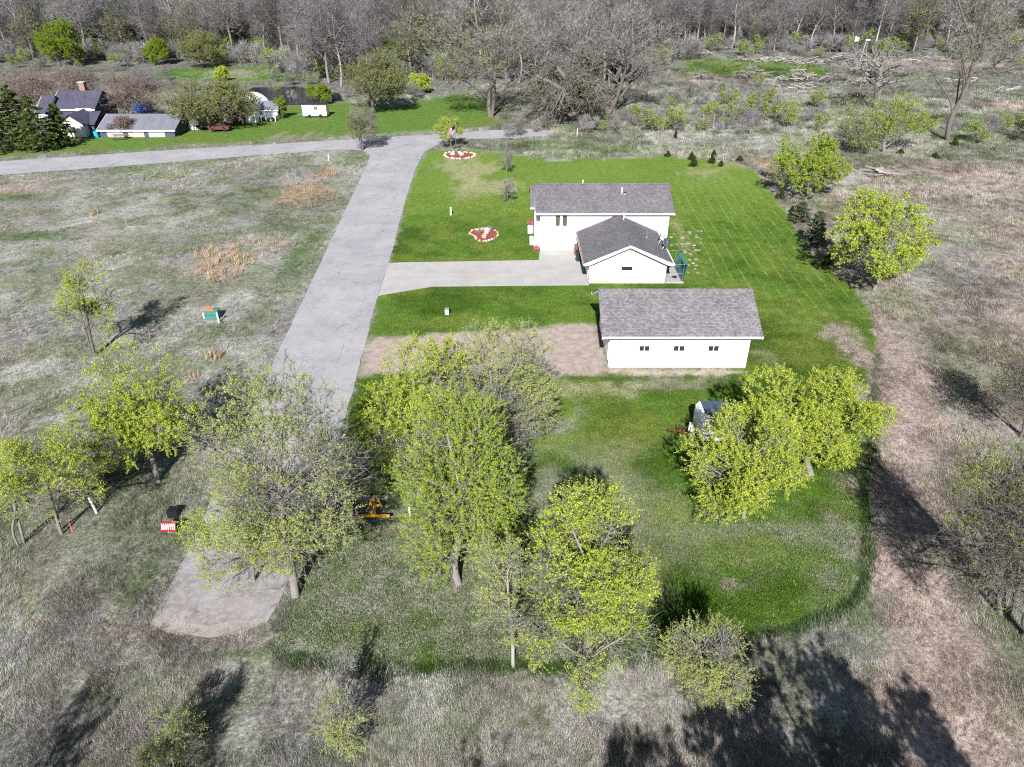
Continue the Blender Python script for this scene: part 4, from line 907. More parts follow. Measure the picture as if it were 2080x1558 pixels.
# kennel east of the garage
K0, K1, KY0, KY1 = G_X1 + .12, G_X1 + 1.75, 64.55, 68.2
kn = thing('dog_kennel', 'wire dog kennel with green side netting beside the garage', 'kennel', ((K0 + K1) / 2, KY0, 0))
obj('slab', box(K0 - .1, K1 + .15, KY0 - .1, KY1 + .1, 0, .09), 'concrete_old', kn)
for i in range(9): obj('floor_board', box(K0, K1 - .02, KY0 + i * .2, KY0 + i * .2 + .18, .091, .12), 'deck_board', kn)
for xx_, yy_ in ((K0, KY0), (K1, KY0), (K0, KY1), (K1, KY1), (K1, (KY0 + KY1) / 2)): obj('post', tube(bm_new(), (xx_, yy_, .09), (xx_, yy_, 1.95), .03), 'grey_metal', kn)
for p, q in (((K0, KY0, 1.93), (K1, KY0, 1.93)), ((K1, KY0, 1.93), (K1, KY1, 1.93)), ((K0, KY1, 1.93), (K1, KY1, 1.93)), ((K1, KY0, .2), (K1, KY1, .2)), ((K0, KY0, 1.0), (K1, KY0, 1.0)), ((K0, 66.4, 1.0), (K1, 66.4, 1.0))): obj('rail', tube(bm_new(), p, q, .022), 'grey_metal', kn)
b = bm_new()
for i in range(46):
    for s_ in (-1, 1):
        ya, yb = KY0 + i * .08, KY0 + i * .08 + s_ * 1.7; za, zb_ = .2, 1.9
        if yb > KY1: t = (KY1 - ya) / (yb - ya); yb = KY1; zb_ = za + (zb_ - za) * t
        if yb < KY0: t = (KY0 - ya) / (yb - ya); yb = KY0; zb_ = za + (zb_ - za) * t
        tube(b, (K1, ya, za), (K1, yb, zb_), .006, 3)
obj('wire_mesh', b, 'green_steel', kn)
b = bm_new(); prism(b, [(K1 + .05, .15), (K1 + .07, .15), (K1 + .42, 1.9), (K1 + .05, 1.96), (K1 + .03, 1.9), (K1 + .36, 1.82)], 'y', KY0 + .05, KY1 - .6); obj('side_netting', b, 'green_steel', kn)
obj('dog_house', box(K0 + .1, K0 + .8, 67.0, 67.9, .12, .8), 'dark_metal', kn)
obj('feed_bowl', tube(bm_new(), (K0 + 1.1, 65.6, .12), (K0 + 1.1, 65.6, .24), .2, 12, .24), 'dark_metal', kn)
# wood scraps lying in the grass east of the house
for i in range(44):
    px_ = RNG.uniform(1360, 1425); py_ = RNG.uniform(466, 560); c = gp(px_, py_); a = RNG.uniform(-.5, .5); l_ = RNG.uniform(.08, .26)
    b = bm_new(); prism(b, [(c[0] - l_, c[1] - .08), (c[0] + l_ * .8, c[1] - .12 + a * .3), (c[0] + l_, c[1] + .1 + a * .3), (c[0] - l_ * .6, c[1] + .14)], 'z', .006, RNG.uniform(.03, .09)); tag(obj('wood_scrap', b, 'wood_bleached'), 'pale wood scrap lying in the grass east of the garage', 'scrap', 'pale wood scraps in the grass')

# planters along the west wall
for (pa, pb, m, nm, lab, h) in (((450, 464), (1073, 1088), 'flower_pink', 'flower_bed', 'red flower patch by the west wall, farthest of the row', .25), ((465, 475), (1072, 1088), 'white_plastic', 'planter_box', 'white box by the west wall, the farther of two', .45), ((475, 486), (1079, 1091), 'plant_green', 'flower_bed', 'green plant patch between the two white boxes', .3), ((486.5, 498), (1076, 1091), 'white_plastic', 'planter_box', 'white box by the west wall, the nearer of two', .45), ((499, 509), (1083, 1094), 'flower_pink', 'flower_bed', 'pink flower patch at the house corner by the driveway', .25)):
    c0, c1 = gp(1080, pa[1]), gp(1080, pa[0]); x0 = wx(pb[0], c0[1]); x1 = min(M_X0 - .05, wx(pb[1], c0[1]) + .3); yA, yB = c0[1], c1[1] - .05
    if nm == 'planter_box':
        b = bm_new(); bx(b, x0, x1, yA, yB, .005, h); bmesh.ops.bevel(b, geom=b.edges[:], offset=.03, segments=1, affect='EDGES'); o = obj(nm, b, m); tag(o, lab, 'planter', 'row along the west wall')
    else:
        t = thing(nm, lab, 'flower bed', ((x0 + x1) / 2, yA, 0), 'row along the west wall'); obj('soil', box(x0, x1, yA, yB, .005, .07), 'mulch', t)
        rr = np.random.default_rng(int(pa[0])); b = bm_new()
        for _ in range(70):
            q = (rr.uniform(x0, x1), rr.uniform(yA, yB), rr.uniform(.07, h)); s_ = rr.uniform(.05, .11)
            v = [b.verts.new((q[0] + s_ * rr.normal(), q[1] + s_ * rr.normal(), max(.07, q[2] + s_ * rr.normal()))) for _ in range(4)]; b.faces.new(v)
        o = obj('foliage', b, m, t); o['kind'] = 'stuff'

# ---------------- the shed
SX0, SX1, SY, SD = 7.57, 18.2, 48.0, 7.2
sh = thing('shed', 'long white shed with three small windows and speckled grey roof', 'shed', (SX0, SY, 0)); yr = SY + SD / 2
b = bm_new(); prism(b, [(SY, .22), (SY + SD, .22), (SY + SD, 3.1), (yr, 4.88), (SY, 3.1)], 'x', SX0, SX1); sw = obj('wall', b, 'white_siding', sh)
obj('foundation', box(SX0 - .02, SX1 + .02, SY - .02, SY + SD + .02, 0, .219), 'concrete_old', sh)
srf = gable_roof_x(sh, 'roof', 6.8, 18.95, SY - .5, SY + SD + .5, yr, 3.02, 3.02, 5.1, 'shed_shingles')
obj('rake_soffit', quadslab(bm_new(), [(6.83, SY - .45, 2.9), (SX0 - .004, SY - .45, 2.9), (SX0 - .004, yr, 4.93), (6.83, yr, 4.93)], .02), 'white_siding_trim', srf)
for a_, b_ in ((1299.5, 1319.5), (1369.5, 1390.5), (1440, 1460.5)):
    window_y(sw, wx(a_, SY, 2.0), wx(b_, SY, 2.0), hz(SY, 712.5), hz(SY, 702.5), SY, panes=2, gap=.07, fw=.05)
od = obj('overhead_door', box(SX0 - .03, SX0 - .003, 48.9, 51.9, .23, 2.7), 'white_plastic', sw)
for i in range(5): obj('door_panel', box(SX0 - .044, SX0 - .031, 48.95, 51.85, .26 + i * .48, .70 + i * .48), 'white_siding_trim', od)
dr_ = obj('side_door', box(SX0 - .03, SX0 - .003, 53.2, 54.1, .23, 2.3), 'white_plastic', sw); obj('handle', box(SX0 - .07, SX0 - .031, 53.3, 53.36, 1.15, 1.3), 'dark_metal', dr_)
obj('downspout', box(SX0 - .09, SX0 - .02, SY + .05, SY + .12, .1, 2.85), 'white_siding_trim', sw)
obj('downspout', box(SX1 - .12, SX1 - .05, SY - .09, SY - .016, .1, 2.85), 'white_siding_trim', sw)
obj('corner_board', box(SX0 - .012, SX0 + .1, SY - .014, SY - .002, .22, 3.05), 'white_siding_trim', sw)
obj('corner_board', box(SX1 - .1, SX1 + .012, SY - .014, SY - .002, .22, 3.05), 'white_siding_trim', sw)

# ---------------- flag, beds, posts
c = gp(927, 313); fl = thing('flagpole', 'flagpole with striped flag in the stone-ringed bed', 'flagpole', (c[0], c[1], 0)); zt = hz(c[1], 252)
obj('pole', tube(bm_new(), (c[0], c[1], .05), (c[0], c[1], zt), .05, 8, .035), 'grey_metal', fl); obj('finial', rock(bm_new(), (c[0], c[1], zt + .06), .08, np.random.default_rng(1), 1.0), 'yellow_paint', fl)
fw_, fh = 1.6, 1.05
def flagpt(u, v):                     # u from the pole outwards, v down; hangs and ripples in a light wind
    return (c[0] - .05 - u * fw_ * .72, c[1] - .18 * math.sin(u * 7 + v) * u - u * .5, zt - .12 - v * fh - u * .75 - .06 * math.sin(u * 6))
flag = None
for i in range(13):
    b = bm_new(); m = 12; u0 = .4 if i < 7 else 0
    A_ = [b.verts.new(flagpt(u0 + (1 - u0) * k / m, i / 13)) for k in range(m + 1)]; B_ = [b.verts.new(flagpt(u0 + (1 - u0) * k / m, (i + 1) / 13)) for k in range(m + 1)]
    for k in range(m): b.faces.new((A_[k], A_[k + 1], B_[k + 1], B_[k]))
    bmesh.ops.solidify(b, geom=b.faces[:], thickness=.004)
    o = obj('flag' if flag is None else 'stripe', b, 'flag_red' if i % 2 == 0 else 'white_plastic', fl if flag is None else flag); flag = flag or o
b = bm_new(); m = 6; G_ = [[b.verts.new(flagpt(.4 * k / m, 7 / 13 * j / 4)) for k in range(m + 1)] for j in range(5)]
for j in range(4):
    for k in range(m): b.faces.new((G_[j][k], G_[j][k + 1], G_[j + 1][k + 1], G_[j + 1][k]))
bmesh.ops.solidify(b, geom=b.faces[:], thickness=.004); obj('canton', b, 'flag_blue', flag)
def bed(name, outline, label, rocks, seed, ring_r, ring_m):
    rr = np.random.default_rng(seed); P_ = gpoly(outline); cc = P_.mean(0); t = thing(name, label, 'flower bed', (cc[0], cc[1], 0))
    b = bm_new(); prism(b, [tuple(p) for p in P_], 'z', .006, .07); obj('mulch', b, 'mulch', t)
    per = np.linalg.norm(np.roll(P_, -1, 0) - P_, axis=1)
    for a_, b_, L_ in zip(P_, np.roll(P_, -1, 0), per):
        n_ = max(1, int(L_ / (ring_r * 2.1)))
        for k in range(n_):
            q = a_ + (b_ - a_) * (k + rr.uniform(.2, .8)) / n_; r_ = ring_r * rr.uniform(.75, 1.25); obj('stone', rock(bm_new(), (q[0], q[1], r_ * .3), r_, rr), ring_m[rr.integers(len(ring_m))], t)
    for px_, py_, r_, m in rocks:
        q = gp(px_, py_); obj('boulder', rock(bm_new(), (q[0], q[1], .07 + r_ * .35), r_, rr, .8), m, t)
    return t
bed('stone_ring_bed', [(902, 315), (908, 311), (925, 309), (945, 310), (965, 313), (962, 319), (945, 323), (925, 323), (908, 320)], 'pale stone ring of red mulch around the flagpole', [(920, 315, .35, 'rock_pale'), (938, 316, .4, 'rock_pale'), (934, 313, .3, 'rock_pale'), (913, 314, .25, 'rock_dark')], 31, .24, ['rock_pale', 'rock_pale', 'rock_pink'])
bed('rock_garden', [(953, 475), (960, 468), (975, 465), (1000, 466), (1010, 472), (1012, 478), (1003, 486), (985, 491), (968, 489), (966, 481)], 'red mulch rock garden on the lawn with grey boulders', [(973, 474, .35, 'rock_dark'), (990, 471, .42, 'rock_pale'), (996, 468, .42, 'rock_dark'), (980, 468, .3, 'rock_pink'), (988, 475, .33, 'rock_pale'), (983, 483, .38, 'rock_pink'), (970, 470, .28, 'rock_pale'), (985, 466, .3, 'rock_dark')], 32, .17, ['rock_pink', 'rock_pink', 'rock_pale'])
c = gp(934, 312); sb = thing('bare_shrub', 'small bare shrub inside the stone ring beside the flagpole', 'shrub', (c[0], c[1], .05)); tr, cr = tree_mesh('bare_shrub', np.random.default_rng(4), 1.4, .6, .6, .2, leaves=0, N=60, lobes=4, r0=.025, bark_m='bark_dark', twig_w=.02, stems=2); mobj('stem', tr, sb); mobj('twigs', cr, sb)
def post(px_, py_, h, r, m, label, name='marker_post', lean=0.0):
    q = gp(px_, py_); t = thing(name, label, 'post', (q[0], q[1], 0)); obj('shaft', tube(bm_new(), (q[0], q[1], -.05), (q[0] + lean, q[1], h), r, 8), m, t); obj('cap', tube(bm_new(), (q[0] + lean, q[1], h), (q[0] + lean, q[1], h + .06), r * 1.15, 8, r * .6), m, t)
post(916, 437, .95, .1, 'white_plastic', 'short white post on the lawn left of the house')
post(197, 1043, 1.15, .07, 'white_plastic', 'white marker post leaning in the left meadow', lean=-.1)
post(668, 326, .9, .06, 'white_plastic', 'thin white stake in the meadow by the street corner')
post(148, 1080, .55, .03, 'orange_paint', 'thin orange stake beside the scrub tree', 'stake')
post(445, 656, .95, .07, 'white_plastic', 'white guard post at the right of the green transformer box')
post(415, 647, .5, .06, 'white_plastic', 'short white guard post at the left of the green transformer box')
post(1172, 280, 1.5, .05, 'white_plastic', 'thin white pole at the end of the street')
# transformer box
q = gp(431, 652); tb = thing('transformer_box', 'green utility transformer box with an orange lid patch in the meadow', 'utility box', (q[0], q[1], 0))
b = bm_new(); prism(b, [(q[1] - .05, .0), (q[1] + .85, .0), (q[1] + .85, .85), (q[1] + .45, .85), (q[1] - .02, .62)], 'x', q[0] - .5, q[0] + .5); obj('cabinet', b, 'green_steel', tb)
b = bm_new(); prism(b, [(q[1] - .09, .6), (q[1] + .44, .86), (q[1] + .9, .86), (q[1] + .9, .90), (q[1] + .43, .90), (q[1] - .09, .645)], 'x', q[0] - .54, q[0] + .54); obj('lid', b, 'green_steel', tb)
obj('warning_patch', prism(bm_new(), [(q[1] + .30, .842), (q[1] + .44, .905), (q[1] + .88, .905), (q[1] + .88, .912), (q[1] + .43, .912), (q[1] + .30, .85)], 'x', q[0] - .53, q[0] + .08), 'orange_paint', tb)
obj('pad', box(q[0] - .6, q[0] + .6, q[1] - .16, q[1] + .95, -.05, .05), 'concrete_old', tb)
q = gp(908, 640); ub = thing('utility_pedestal', 'small grey utility box alone on the lawn before the shed', 'utility box', (q[0], q[1], 0))
b = bm_new(); bx(b, q[0] - .2, q[0] + .2, q[1], q[1] + .35, 0, .62); bmesh.ops.bevel(b, geom=b.edges[:], offset=.03, segments=1, affect='EDGES'); obj('housing', b, 'grey_metal', ub); obj('cover', box(q[0] - .17, q[0] + .17, q[1] - .02, q[1] - .001, .05, .5), 'white_plastic', ub)
# red lot sign
q = gp(330, 1086); s0 = thing('lot_sign', 'red sign with white lettering standing in the grass by the road end', 'sign', (q[0], q[1], 0))
for dx in (0, .78): obj('leg', tube(bm_new(), (q[0] + dx, q[1] + .06, -.1), (q[0] + dx, q[1] + .26, .82), .018), 'grey_metal', s0)
def spt(u, v, e): return (q[0] - .06 + u * .9, q[1] + .02 + v * .2 - e * .95, .18 + v * .62 + e * .3)
def spanel(name, u0, u1, v0, v1, e0, e1, m, par):
    b = bm_new(); vs = [b.verts.new(spt(u, v, e)) for e in (e0, e1) for u, v in ((u0, v0), (u1, v0), (u1, v1), (u0, v1))]
    b.faces.new(vs[:4]); b.faces.new(vs[4:][::-1])
    for k in range(4): b.faces.new((vs[k], vs[(k + 1) % 4], vs[4 + (k + 1) % 4], vs[4 + k]))
    bmesh.ops.recalc_face_normals(b, faces=b.faces); return obj(name, b, m, par)
pn = spanel('panel', 0, 1, 0, 1, 0, .02, 'red_paint', s0)
for k, (a_, b_) in enumerate(((.09, .15), (.22, .28), (.35, .41), (.48, .54), (.62, .68), (.75, .81), (.87, .92))): spanel('letter_stroke', a_, b_, .22, .78, .021, .026, 'white_plastic', pn)
for a_ in (.13, .33, .69): spanel('letter_stroke', a_ + .04, a_ + .09, .5, .66, .0205, .0255, 'white_plastic', pn)
q = gp(352, 1053); bxs = thing('black_block', 'small black slatted crate in the grass behind the red sign', 'block', (q[0], q[1], 0))  # solid black shape behind the sign, slats on its near side
for k in range(4): obj('slat', box(q[0] - .3, q[0] + .3, q[1] - .02, q[1], .04 + k * .12, .13 + k * .12), 'black_plastic', bxs)
obj('shell', box(q[0] - .29, q[0] + .29, q[1] + .002, q[1] + .5, 0, .5), 'black_plastic', bxs)

# ---------------- landscape rake under the trees
q = gp(759, 1062); rk = thing('landscape_rake', 'yellow tractor landscape rake parked under the trees', 'rake', (q[0], q[1], 0)); X0_, Y0_ = q[0], q[1]
obj('beam', box(X0_ - .95, X0_ + .95, Y0_, Y0_ + .12, .42, .54), 'yellow_paint', rk)
for k in range(30):
    xx_ = X0_ - .92 + k * .0634; b = bm_new(); tube(b, (xx_, Y0_ + .04, .42), (xx_, Y0_ - .22, .28), .01, 4); tube(b, (xx_, Y0_ - .22, .28), (xx_, Y0_ - .12, -.02), .01, 4); obj('tine', b, 'dark_metal', rk)
b = bm_new(); tube(b, (X0_, Y0_ + .1, .56), (X0_, Y0_ + .1, .72), .17, 12); obj('pivot', b, 'yellow_paint', rk)
b = bm_new(); bx(b, X0_ - .07, X0_ + .07, Y0_ + .15, Y0_ + .95, .55, .67); obj('tongue', b, 'yellow_paint', rk)
obj('hitch_bar', box(X0_ - .36, X0_ + .36, Y0_ + .85, Y0_ + .95, .48, .60), 'yellow_paint', rk)
for s_ in (-1, 1): obj('hitch_brace', tube(bm_new(), (X0_ + s_ * .34, Y0_ + .9, .6), (X0_, Y0_ + 1.0, 1.2), .03), 'yellow_paint', rk)
obj('hitch_mast', tube(bm_new(), (X0_, Y0_ + .4, .66), (X0_, Y0_ + 1.0, 1.2), .03), 'yellow_paint', rk)
for s_ in (-1, 1): obj('gauge_stand', tube(bm_new(), (X0_ + s_ * .3, Y0_ + .9, .5), (X0_ + s_ * .3, Y0_ + .9, -.02), .025), 'dark_metal', rk)
c0, c1 = gp(738, 1016), gp(790, 1012); tag(obj('timber_beam', box(c0[0], c1[0], c0[1], c0[1] + .22, 0, .2), 'wood_grey'), 'grey timber lying in the grass behind the yellow rake', 'timber')
q = gp(833, 1048); post(833, 1050, .8, .06, 'white_plastic', 'pale pipe end under the tree right of the yellow rake', 'pipe')

# ---------------- camper trailer under the spreading tree
q = gp(1420, 906); TX, TY = q[0], q[1]; tl = thing('camper_trailer', 'white camper trailer half hidden under the lime-yellow tree', 'trailer', (TX, TY, 0)); TL = 5.6
b = bm_new(); prism(b, [(TX, .55), (TX + .12, .42), (TX + TL, .42), (TX + TL, 1.95), (TX + TL - .2, 2.1), (TX + .25, 2.1), (TX, 1.8)], 'y', TY, TY + 2.2); obj('body', b, 'white_plastic', tl)
obj('roof', box(TX + .28, TX + TL - .22, TY + .03, TY + 2.17, 2.101, 2.14), 'dark_wall_and_shade', tl); obj('roof_vent', box(TX + 1.6, TX + 2.0, TY + .9, TY + 1.3, 2.141, 2.24), 'white_plastic', tl)  # roof dark navy: the tree's shade is put into its colour
obj('stripe', box(TX + .05, TX + TL - .02, TY - .006, TY - .002, .8, .95), 'tarp_blue', tl)
for a_ in (TX + .7, TX + 2.6): window_y(tl, a_, a_ + .9, 1.2, 1.7, TY, panes=1)
for k in (0, 1):
    w_ = obj('wheel', tube(bm_new(), (TX + 3.2 + k * .75, TY - .02, .33), (TX + 3.2 + k * .75, TY + .2, .33), .33, 16), 'black_plastic', tl); obj('rim', tube(bm_new(), (TX + 3.2 + k * .75, TY - .035, .33), (TX + 3.2 + k * .75, TY - .021, .33), .18, 12), 'grey_metal', w_)
b = bm_new(); tube(b, (TX + .05, TY + .35, .42), (TX - 1.35, TY + 1.1, .48), .05); tube(b, (TX + .05, TY + 1.85, .42), (TX - 1.35, TY + 1.1, .48), .05); tube(b, (TX - .9, TY + 1.1, .47), (TX - 1.9, TY + 1.1, .5), .05); obj('drawbar', b, 'rust_red', tl)
obj('jack', tube(bm_new(), (TX - 1.2, TY + 1.1, .02), (TX - 1.2, TY + 1.1, .95), .04), 'dark_metal', tl)
obj('gas_bottle', tube(bm_new(), (TX - .38, TY + 1.1, .5), (TX - .38, TY + 1.1, 1.05), .2, 12, .16), 'white_plastic', tl)
obj('gas_bottle', tube(bm_new(), (TX - .38, TY + .66, .5), (TX - .38, TY + .66, 1.0), .19, 12, .15), 'white_plastic', tl)
for xx_ in (TX + .4, TX + TL - .4):
    for yy_ in (TY + .25, TY + 1.95): obj('jack_stand', tube(bm_new(), (xx_, yy_, .0), (xx_, yy_, .43), .04), 'dark_metal', tl)

# ================================================================== THE FARM ACROSS THE STREET
def farm_gable(parent, x0, x1, y0, y1, ze, zr, mat, wall='white_siding', ov=.35):
    yr = (y0 + y1) / 2; b = bm_new(); prism(b, [(y0, 0), (y1, 0), (y1, ze), (yr, zr - .12), (y0, ze)], 'x', x0, x1); w = obj('wall', b, wall, parent)
    s = (zr - ze) / ((y1 - y0) / 2); e = ze - s * ov + .02
    r = bm_new(); quadslab(r, [(x0 - ov, y0 - ov, e), (x1 + ov, y0 - ov, e), (x1 + ov, yr, zr), (x0 - ov, yr, zr)], .12); rf = obj('roof', r, mat, parent)
    r = bm_new(); quadslab(r, [(x0 - ov, yr + .003, zr), (x1 + ov, yr + .003, zr), (x1 + ov, y1 + ov, e), (x0 - ov, y1 + ov, e)], .12); obj('back_slope', r, mat, rf)
    obj('fascia', box(x0 - ov, x1 + ov, y0 - ov - .04, y0 - ov - .003, e - .2, e), 'white_siding_trim', rf)
    b = bm_new(); prism(b, [(y0 - ov, e), (yr, zr), (y1 + ov, e), (y1 + ov, e - .2), (yr, zr - .22), (y0 - ov, e - .2)], 'x', x0 - ov - .04, x0 - ov - .003); obj('rake_board', b, 'white_siding_trim', rf)
    return w, rf
D0 = 133.0
fx0, fx1 = wx(104, D0, 4), wx(189, D0, 4)
fh = thing('farmhouse', 'old white farmhouse with dark steep roof and orange brick chimney', 'house', (fx0, D0, 0))
w, rf = farm_gable(fh, fx0, fx1, D0, D0 + 8, hz(D0, 219), hz(D0 + 4, 184), 'farm_shingles')
obj('gable_cladding', prism(bm_new(), [(D0 + .1, .5), (D0 + 7.9, .5), (D0 + 7.9, 4.0), (D0 + 4, 5.9), (D0 + .1, 4.0)], 'x', fx1 + .003, fx1 + .05), 'dark_wall_and_shade', w)
obj('gable_window', box(fx1 + .051, fx1 + .09, D0 + 3.0, D0 + 4.2, 2.6, 4.0), 'window_glass', w)
cx_ = wx(167, D0 + 4.5, 6.5); ch = obj('chimney', box(cx_ - .5, cx_ + .5, D0 + 4.3, D0 + 5.3, 5.2, hz(D0 + 4.5, 168)), 'brick_orange', rf); zc_ = hz(D0 + 4.5, 168); obj('chimney_cap', box(cx_ - .6, cx_ + .6, D0 + 4.2, D0 + 5.4, zc_ + .002, zc_ + .15), 'concrete_old', ch)
r = bm_new(); quadslab(r, [(fx0 - 1.0, D0 - 4.4, 1.9), (fx1 + 1.8, D0 - 4.4, 1.9), (fx1 + 1.2, D0 - .01, 3.3), (fx0 - .5, D0 - .01, 3.3)], .1); obj('lean_to_roof', r, 'farm_shingles', fh)
obj('lean_to_wall', box(fx0 - .7, fx1 + 1.4, D0 - 4.0, D0 - .02, 0, 1.85), 'dark_wall_and_shade', fh)
obj('dormer_strip', box(wx(155, D0, 3.5), fx1 - .3, D0 - .25, D0 - .012, 3.31, 3.75), 'white_siding', fh)
wx0, wx1 = wx(131, 129, 2), wx(178, 129, 2); xm = (wx0 + wx1) / 2
b = bm_new(); prism(b, [(wx0, 0), (wx1, 0), (wx1, 2.2), (xm, 3.6), (wx0, 2.2)], 'y', 127.5, D0 - .01); wg = obj('wing_wall', b, 'white_siding', fh)
r = bm_new(); quadslab(r, [(wx0 - .4, 127.1, 2.05), (xm, 127.1, 3.75), (xm, D0 + 1, 3.75), (wx0 - .4, D0 + 1, 2.05)], .1); obj('wing_roof', r, 'farm_shingles', fh)
r = bm_new(); quadslab(r, [(xm + .003, 127.1, 3.75), (wx1 + .4, 127.1, 2.05), (wx1 + .4, D0 + 1, 2.05), (xm + .003, D0 + 1, 3.75)], .1); obj('wing_roof', r, 'farm_shingles', fh)
window_y(wg, xm - .5, xm + .5, .8, 1.7, 127.5, panes=1)
lw = thing('west_wing', 'white gable end showing through the spruces at far left', 'outbuilding', (wx(86, 131, 2), 131, 0))
farm_gable(lw, wx(80, 131, 2), wx(100, 131, 2), 131, 138, 3.4, 5.6, 'farm_shingles')
g0, g1 = wx(200, 127.5, 1.5), wx(352, 127.5, 1.5)
gg = thing('farm_garage', 'long low garage with slate-blue roof facing the street', 'garage', (g0, 127.5, 0)); w, rf = farm_gable(gg, g0, g1, 127.5, 136.5, 1.35, hz(132, 231), 'slate_shingles', 'dark_wall_and_shade')  # dark wall colour with the eave's shade painted in
for k in range(3): obj('garage_door', box(g0 + 1.2 + k * 3.6, g0 + 4.0 + k * 3.6, 127.47, 127.497, 0, .9), 'concrete_old', w)
bn = thing('white_barn', 'white round-roofed barn half hidden behind the spreading oak', 'barn', (wx(450, 139, 1), 139, 0)); x0_, x1_ = wx(448, 139, 2), wx(518, 139, 2)
pr_ = [(x0_ + (x1_ - x0_) * (.5 - .5 * math.cos(math.pi * k / 12)), 1.0 + 2.9 * math.sin(math.pi * k / 12)) for k in range(13)]
b = bm_new(); prism(b, [(x1_, 0), (x0_, 0)] + pr_, 'y', 139, 149); obj('shell', b, 'white_plastic', bn)
for k in range(9): obj('roof_rib', prism(bm_new(), [(p[0] * 1.0, p[1] + .02) for p in pr_] + [(p[0], p[1] + .08) for p in pr_[::-1]], 'y', 139.4 + k * 1.1, 139.5 + k * 1.1), 'white_siding_trim', bn)
obj('door', box((x0_ + x1_) / 2 - 1.2, (x0_ + x1_) / 2 + 1.2, 138.95, 138.997, 0, 2.2), 'rust_red', bn)
s0_, s1_ = wx(521, 141, 1), wx(560, 141, 1); ps = thing('porch_shed', 'small white shed with grey roof and open lower porch', 'shed', (s0_, 141, 0))
w, rf = farm_gable(ps, s0_, s1_, 142.2, 146, 2.0, 3.1, 'slate_shingles'); obj('porch_floor', box(s0_, s1_, 140.6, 142.19, .75, .9), 'white_plastic', ps)
for k in range(5): obj('porch_post', box(s0_ + k * (s1_ - s0_ - .14) / 4, s0_ + k * (s1_ - s0_ - .14) / 4 + .14, 140.6, 140.74, 0, .75), 'white_plastic', ps)
q = gp(616, 239); ih = thing('fish_house', 'small white wheeled fish house trailer with dark roof on the green lawn', 'trailer', (q[0], q[1], 0)); L_ = wx(663, q[1], 1) - q[0]; X0_, Y0_ = q[0], q[1]
obj('body', box(X0_, X0_ + L_, Y0_, Y0_ + 2.2, .3, 2.35), 'white_plastic', ih); obj('grey_panel', box(X0_ + L_ * .36, X0_ + L_ - .05, Y0_ - .02, Y0_ - .003, 1.35, 2.3), 'concrete_old', ih); obj('lower_panel', box(X0_ + L_ * .4, X0_ + L_ - .05, Y0_ - .02, Y0_ - .003, .35, .8), 'concrete_old', ih)
obj('roof', box(X0_ - .1, X0_ + L_ + .1, Y0_ - .1, Y0_ + 2.3, 2.351, 2.47), 'dark_metal', ih)
for k in (0, .26): obj('pane', box(X0_ + L_ * .52 + k, X0_ + L_ * .52 + k + .2, Y0_ - .035, Y0_ - .021, 1.5, 1.95), 'window_glass', ih)
for k in (.28, .74): obj('wheel', tube(bm_new(), (X0_ + L_ * k, Y0_ - .06, .3), (X0_ + L_ * k, Y0_ + .15, .3), .32, 14), 'black_plastic', ih)
obj('drawbar', tube(bm_new(), (X0_ - 1.2, Y0_ + 1.1, .35), (X0_, Y0_ + 1.1, .35), .05), 'grey_metal', ih)
def car(px, py, m, label, L_=4.4, hgt=1.5):
    q = gp(px, py); t = thing('parked_car', label, 'car', (q[0], q[1], 0)); a = q[0]; yy = q[1]
    b = bm_new(); prism(b, [(a, .35), (a + L_, .35), (a + L_, .85), (a + L_ * .97, .95), (a + .1, .9), (a, .7)], 'y', yy, yy + 1.75); bmesh.ops.bevel(b, geom=b.edges[:], offset=.06, segments=2, affect='EDGES'); obj('body', b, m, t)
    b = bm_new(); prism(b, [(a + L_ * .22, .93), (a + L_ * .9, .93), (a + L_ * .8, hgt), (a + L_ * .38, hgt)], 'y', yy + .12, yy + 1.63); obj('cabin', b, 'window_glass', t)
    obj('roof', box(a + L_ * .37, a + L_ * .81, yy + .1, yy + 1.65, hgt + .001, hgt + .05), m, t)
    for k in (.2, .8):
        for s_ in (-.02, 1.57): obj('wheel', tube(bm_new(), (a + L_ * k, yy + s_, .33), (a + L_ * k, yy + s_ + .2, .33), .33, 14), 'black_plastic', t)
    for s_ in (.15, 1.35): obj('headlight', box(a - .03, a + .02, yy + s_, yy + s_ + .25, .6, .75), 'white_plastic', t)
car(398, 264, 'dark_metal', 'dark car parked under the spreading oak beside the garage'); car(425, 268, 'rust_red', 'small dark red car in front of the oak trunk', 3.6, 1.3)
q = gp(384, 264); tag(obj('canvas_cover', prism(bm_new(), [(q[0], 0), (q[0] + 2.0, 0), (q[0] + 1.8, 2.0), (q[0] + .3, 2.3)], 'y', q[1], q[1] + 3), 'white_siding_trim'), 'pale canvas-covered load beside the dark car', 'cover')
q = gp(283, 232); b = bm_new(); rock(b, (q[0], q[1] + 2, .7), 1.7, np.random.default_rng(5), .7); tag(obj('tarp_heap', b, 'tarp_blue'), 'blue tarp over a heap behind the long garage', 'tarp')
q = gp(197, 279); t = thing('barrel', 'bright blue barrel at the garage corner', 'barrel', (q[0], q[1], 0)); obj('drum', tube(bm_new(), (q[0], q[1], 0), (q[0], q[1], 1.1), .38, 12), 'cyan_plastic', t); obj('lid', tube(bm_new(), (q[0], q[1], 1.101), (q[0], q[1], 1.16), .4, 12), 'dark_metal', t)
q = gp(530, 243); t = thing('barrel', 'teal barrel beside the porch shed', 'barrel', (q[0], q[1], 0)); obj('drum', tube(bm_new(), (q[0], q[1], 0), (q[0], q[1], 1.5), .55, 12), 'teal_plastic', t); obj('lid', tube(bm_new(), (q[0], q[1], 1.501), (q[0], q[1], 1.56), .57, 12), 'dark_metal', t)
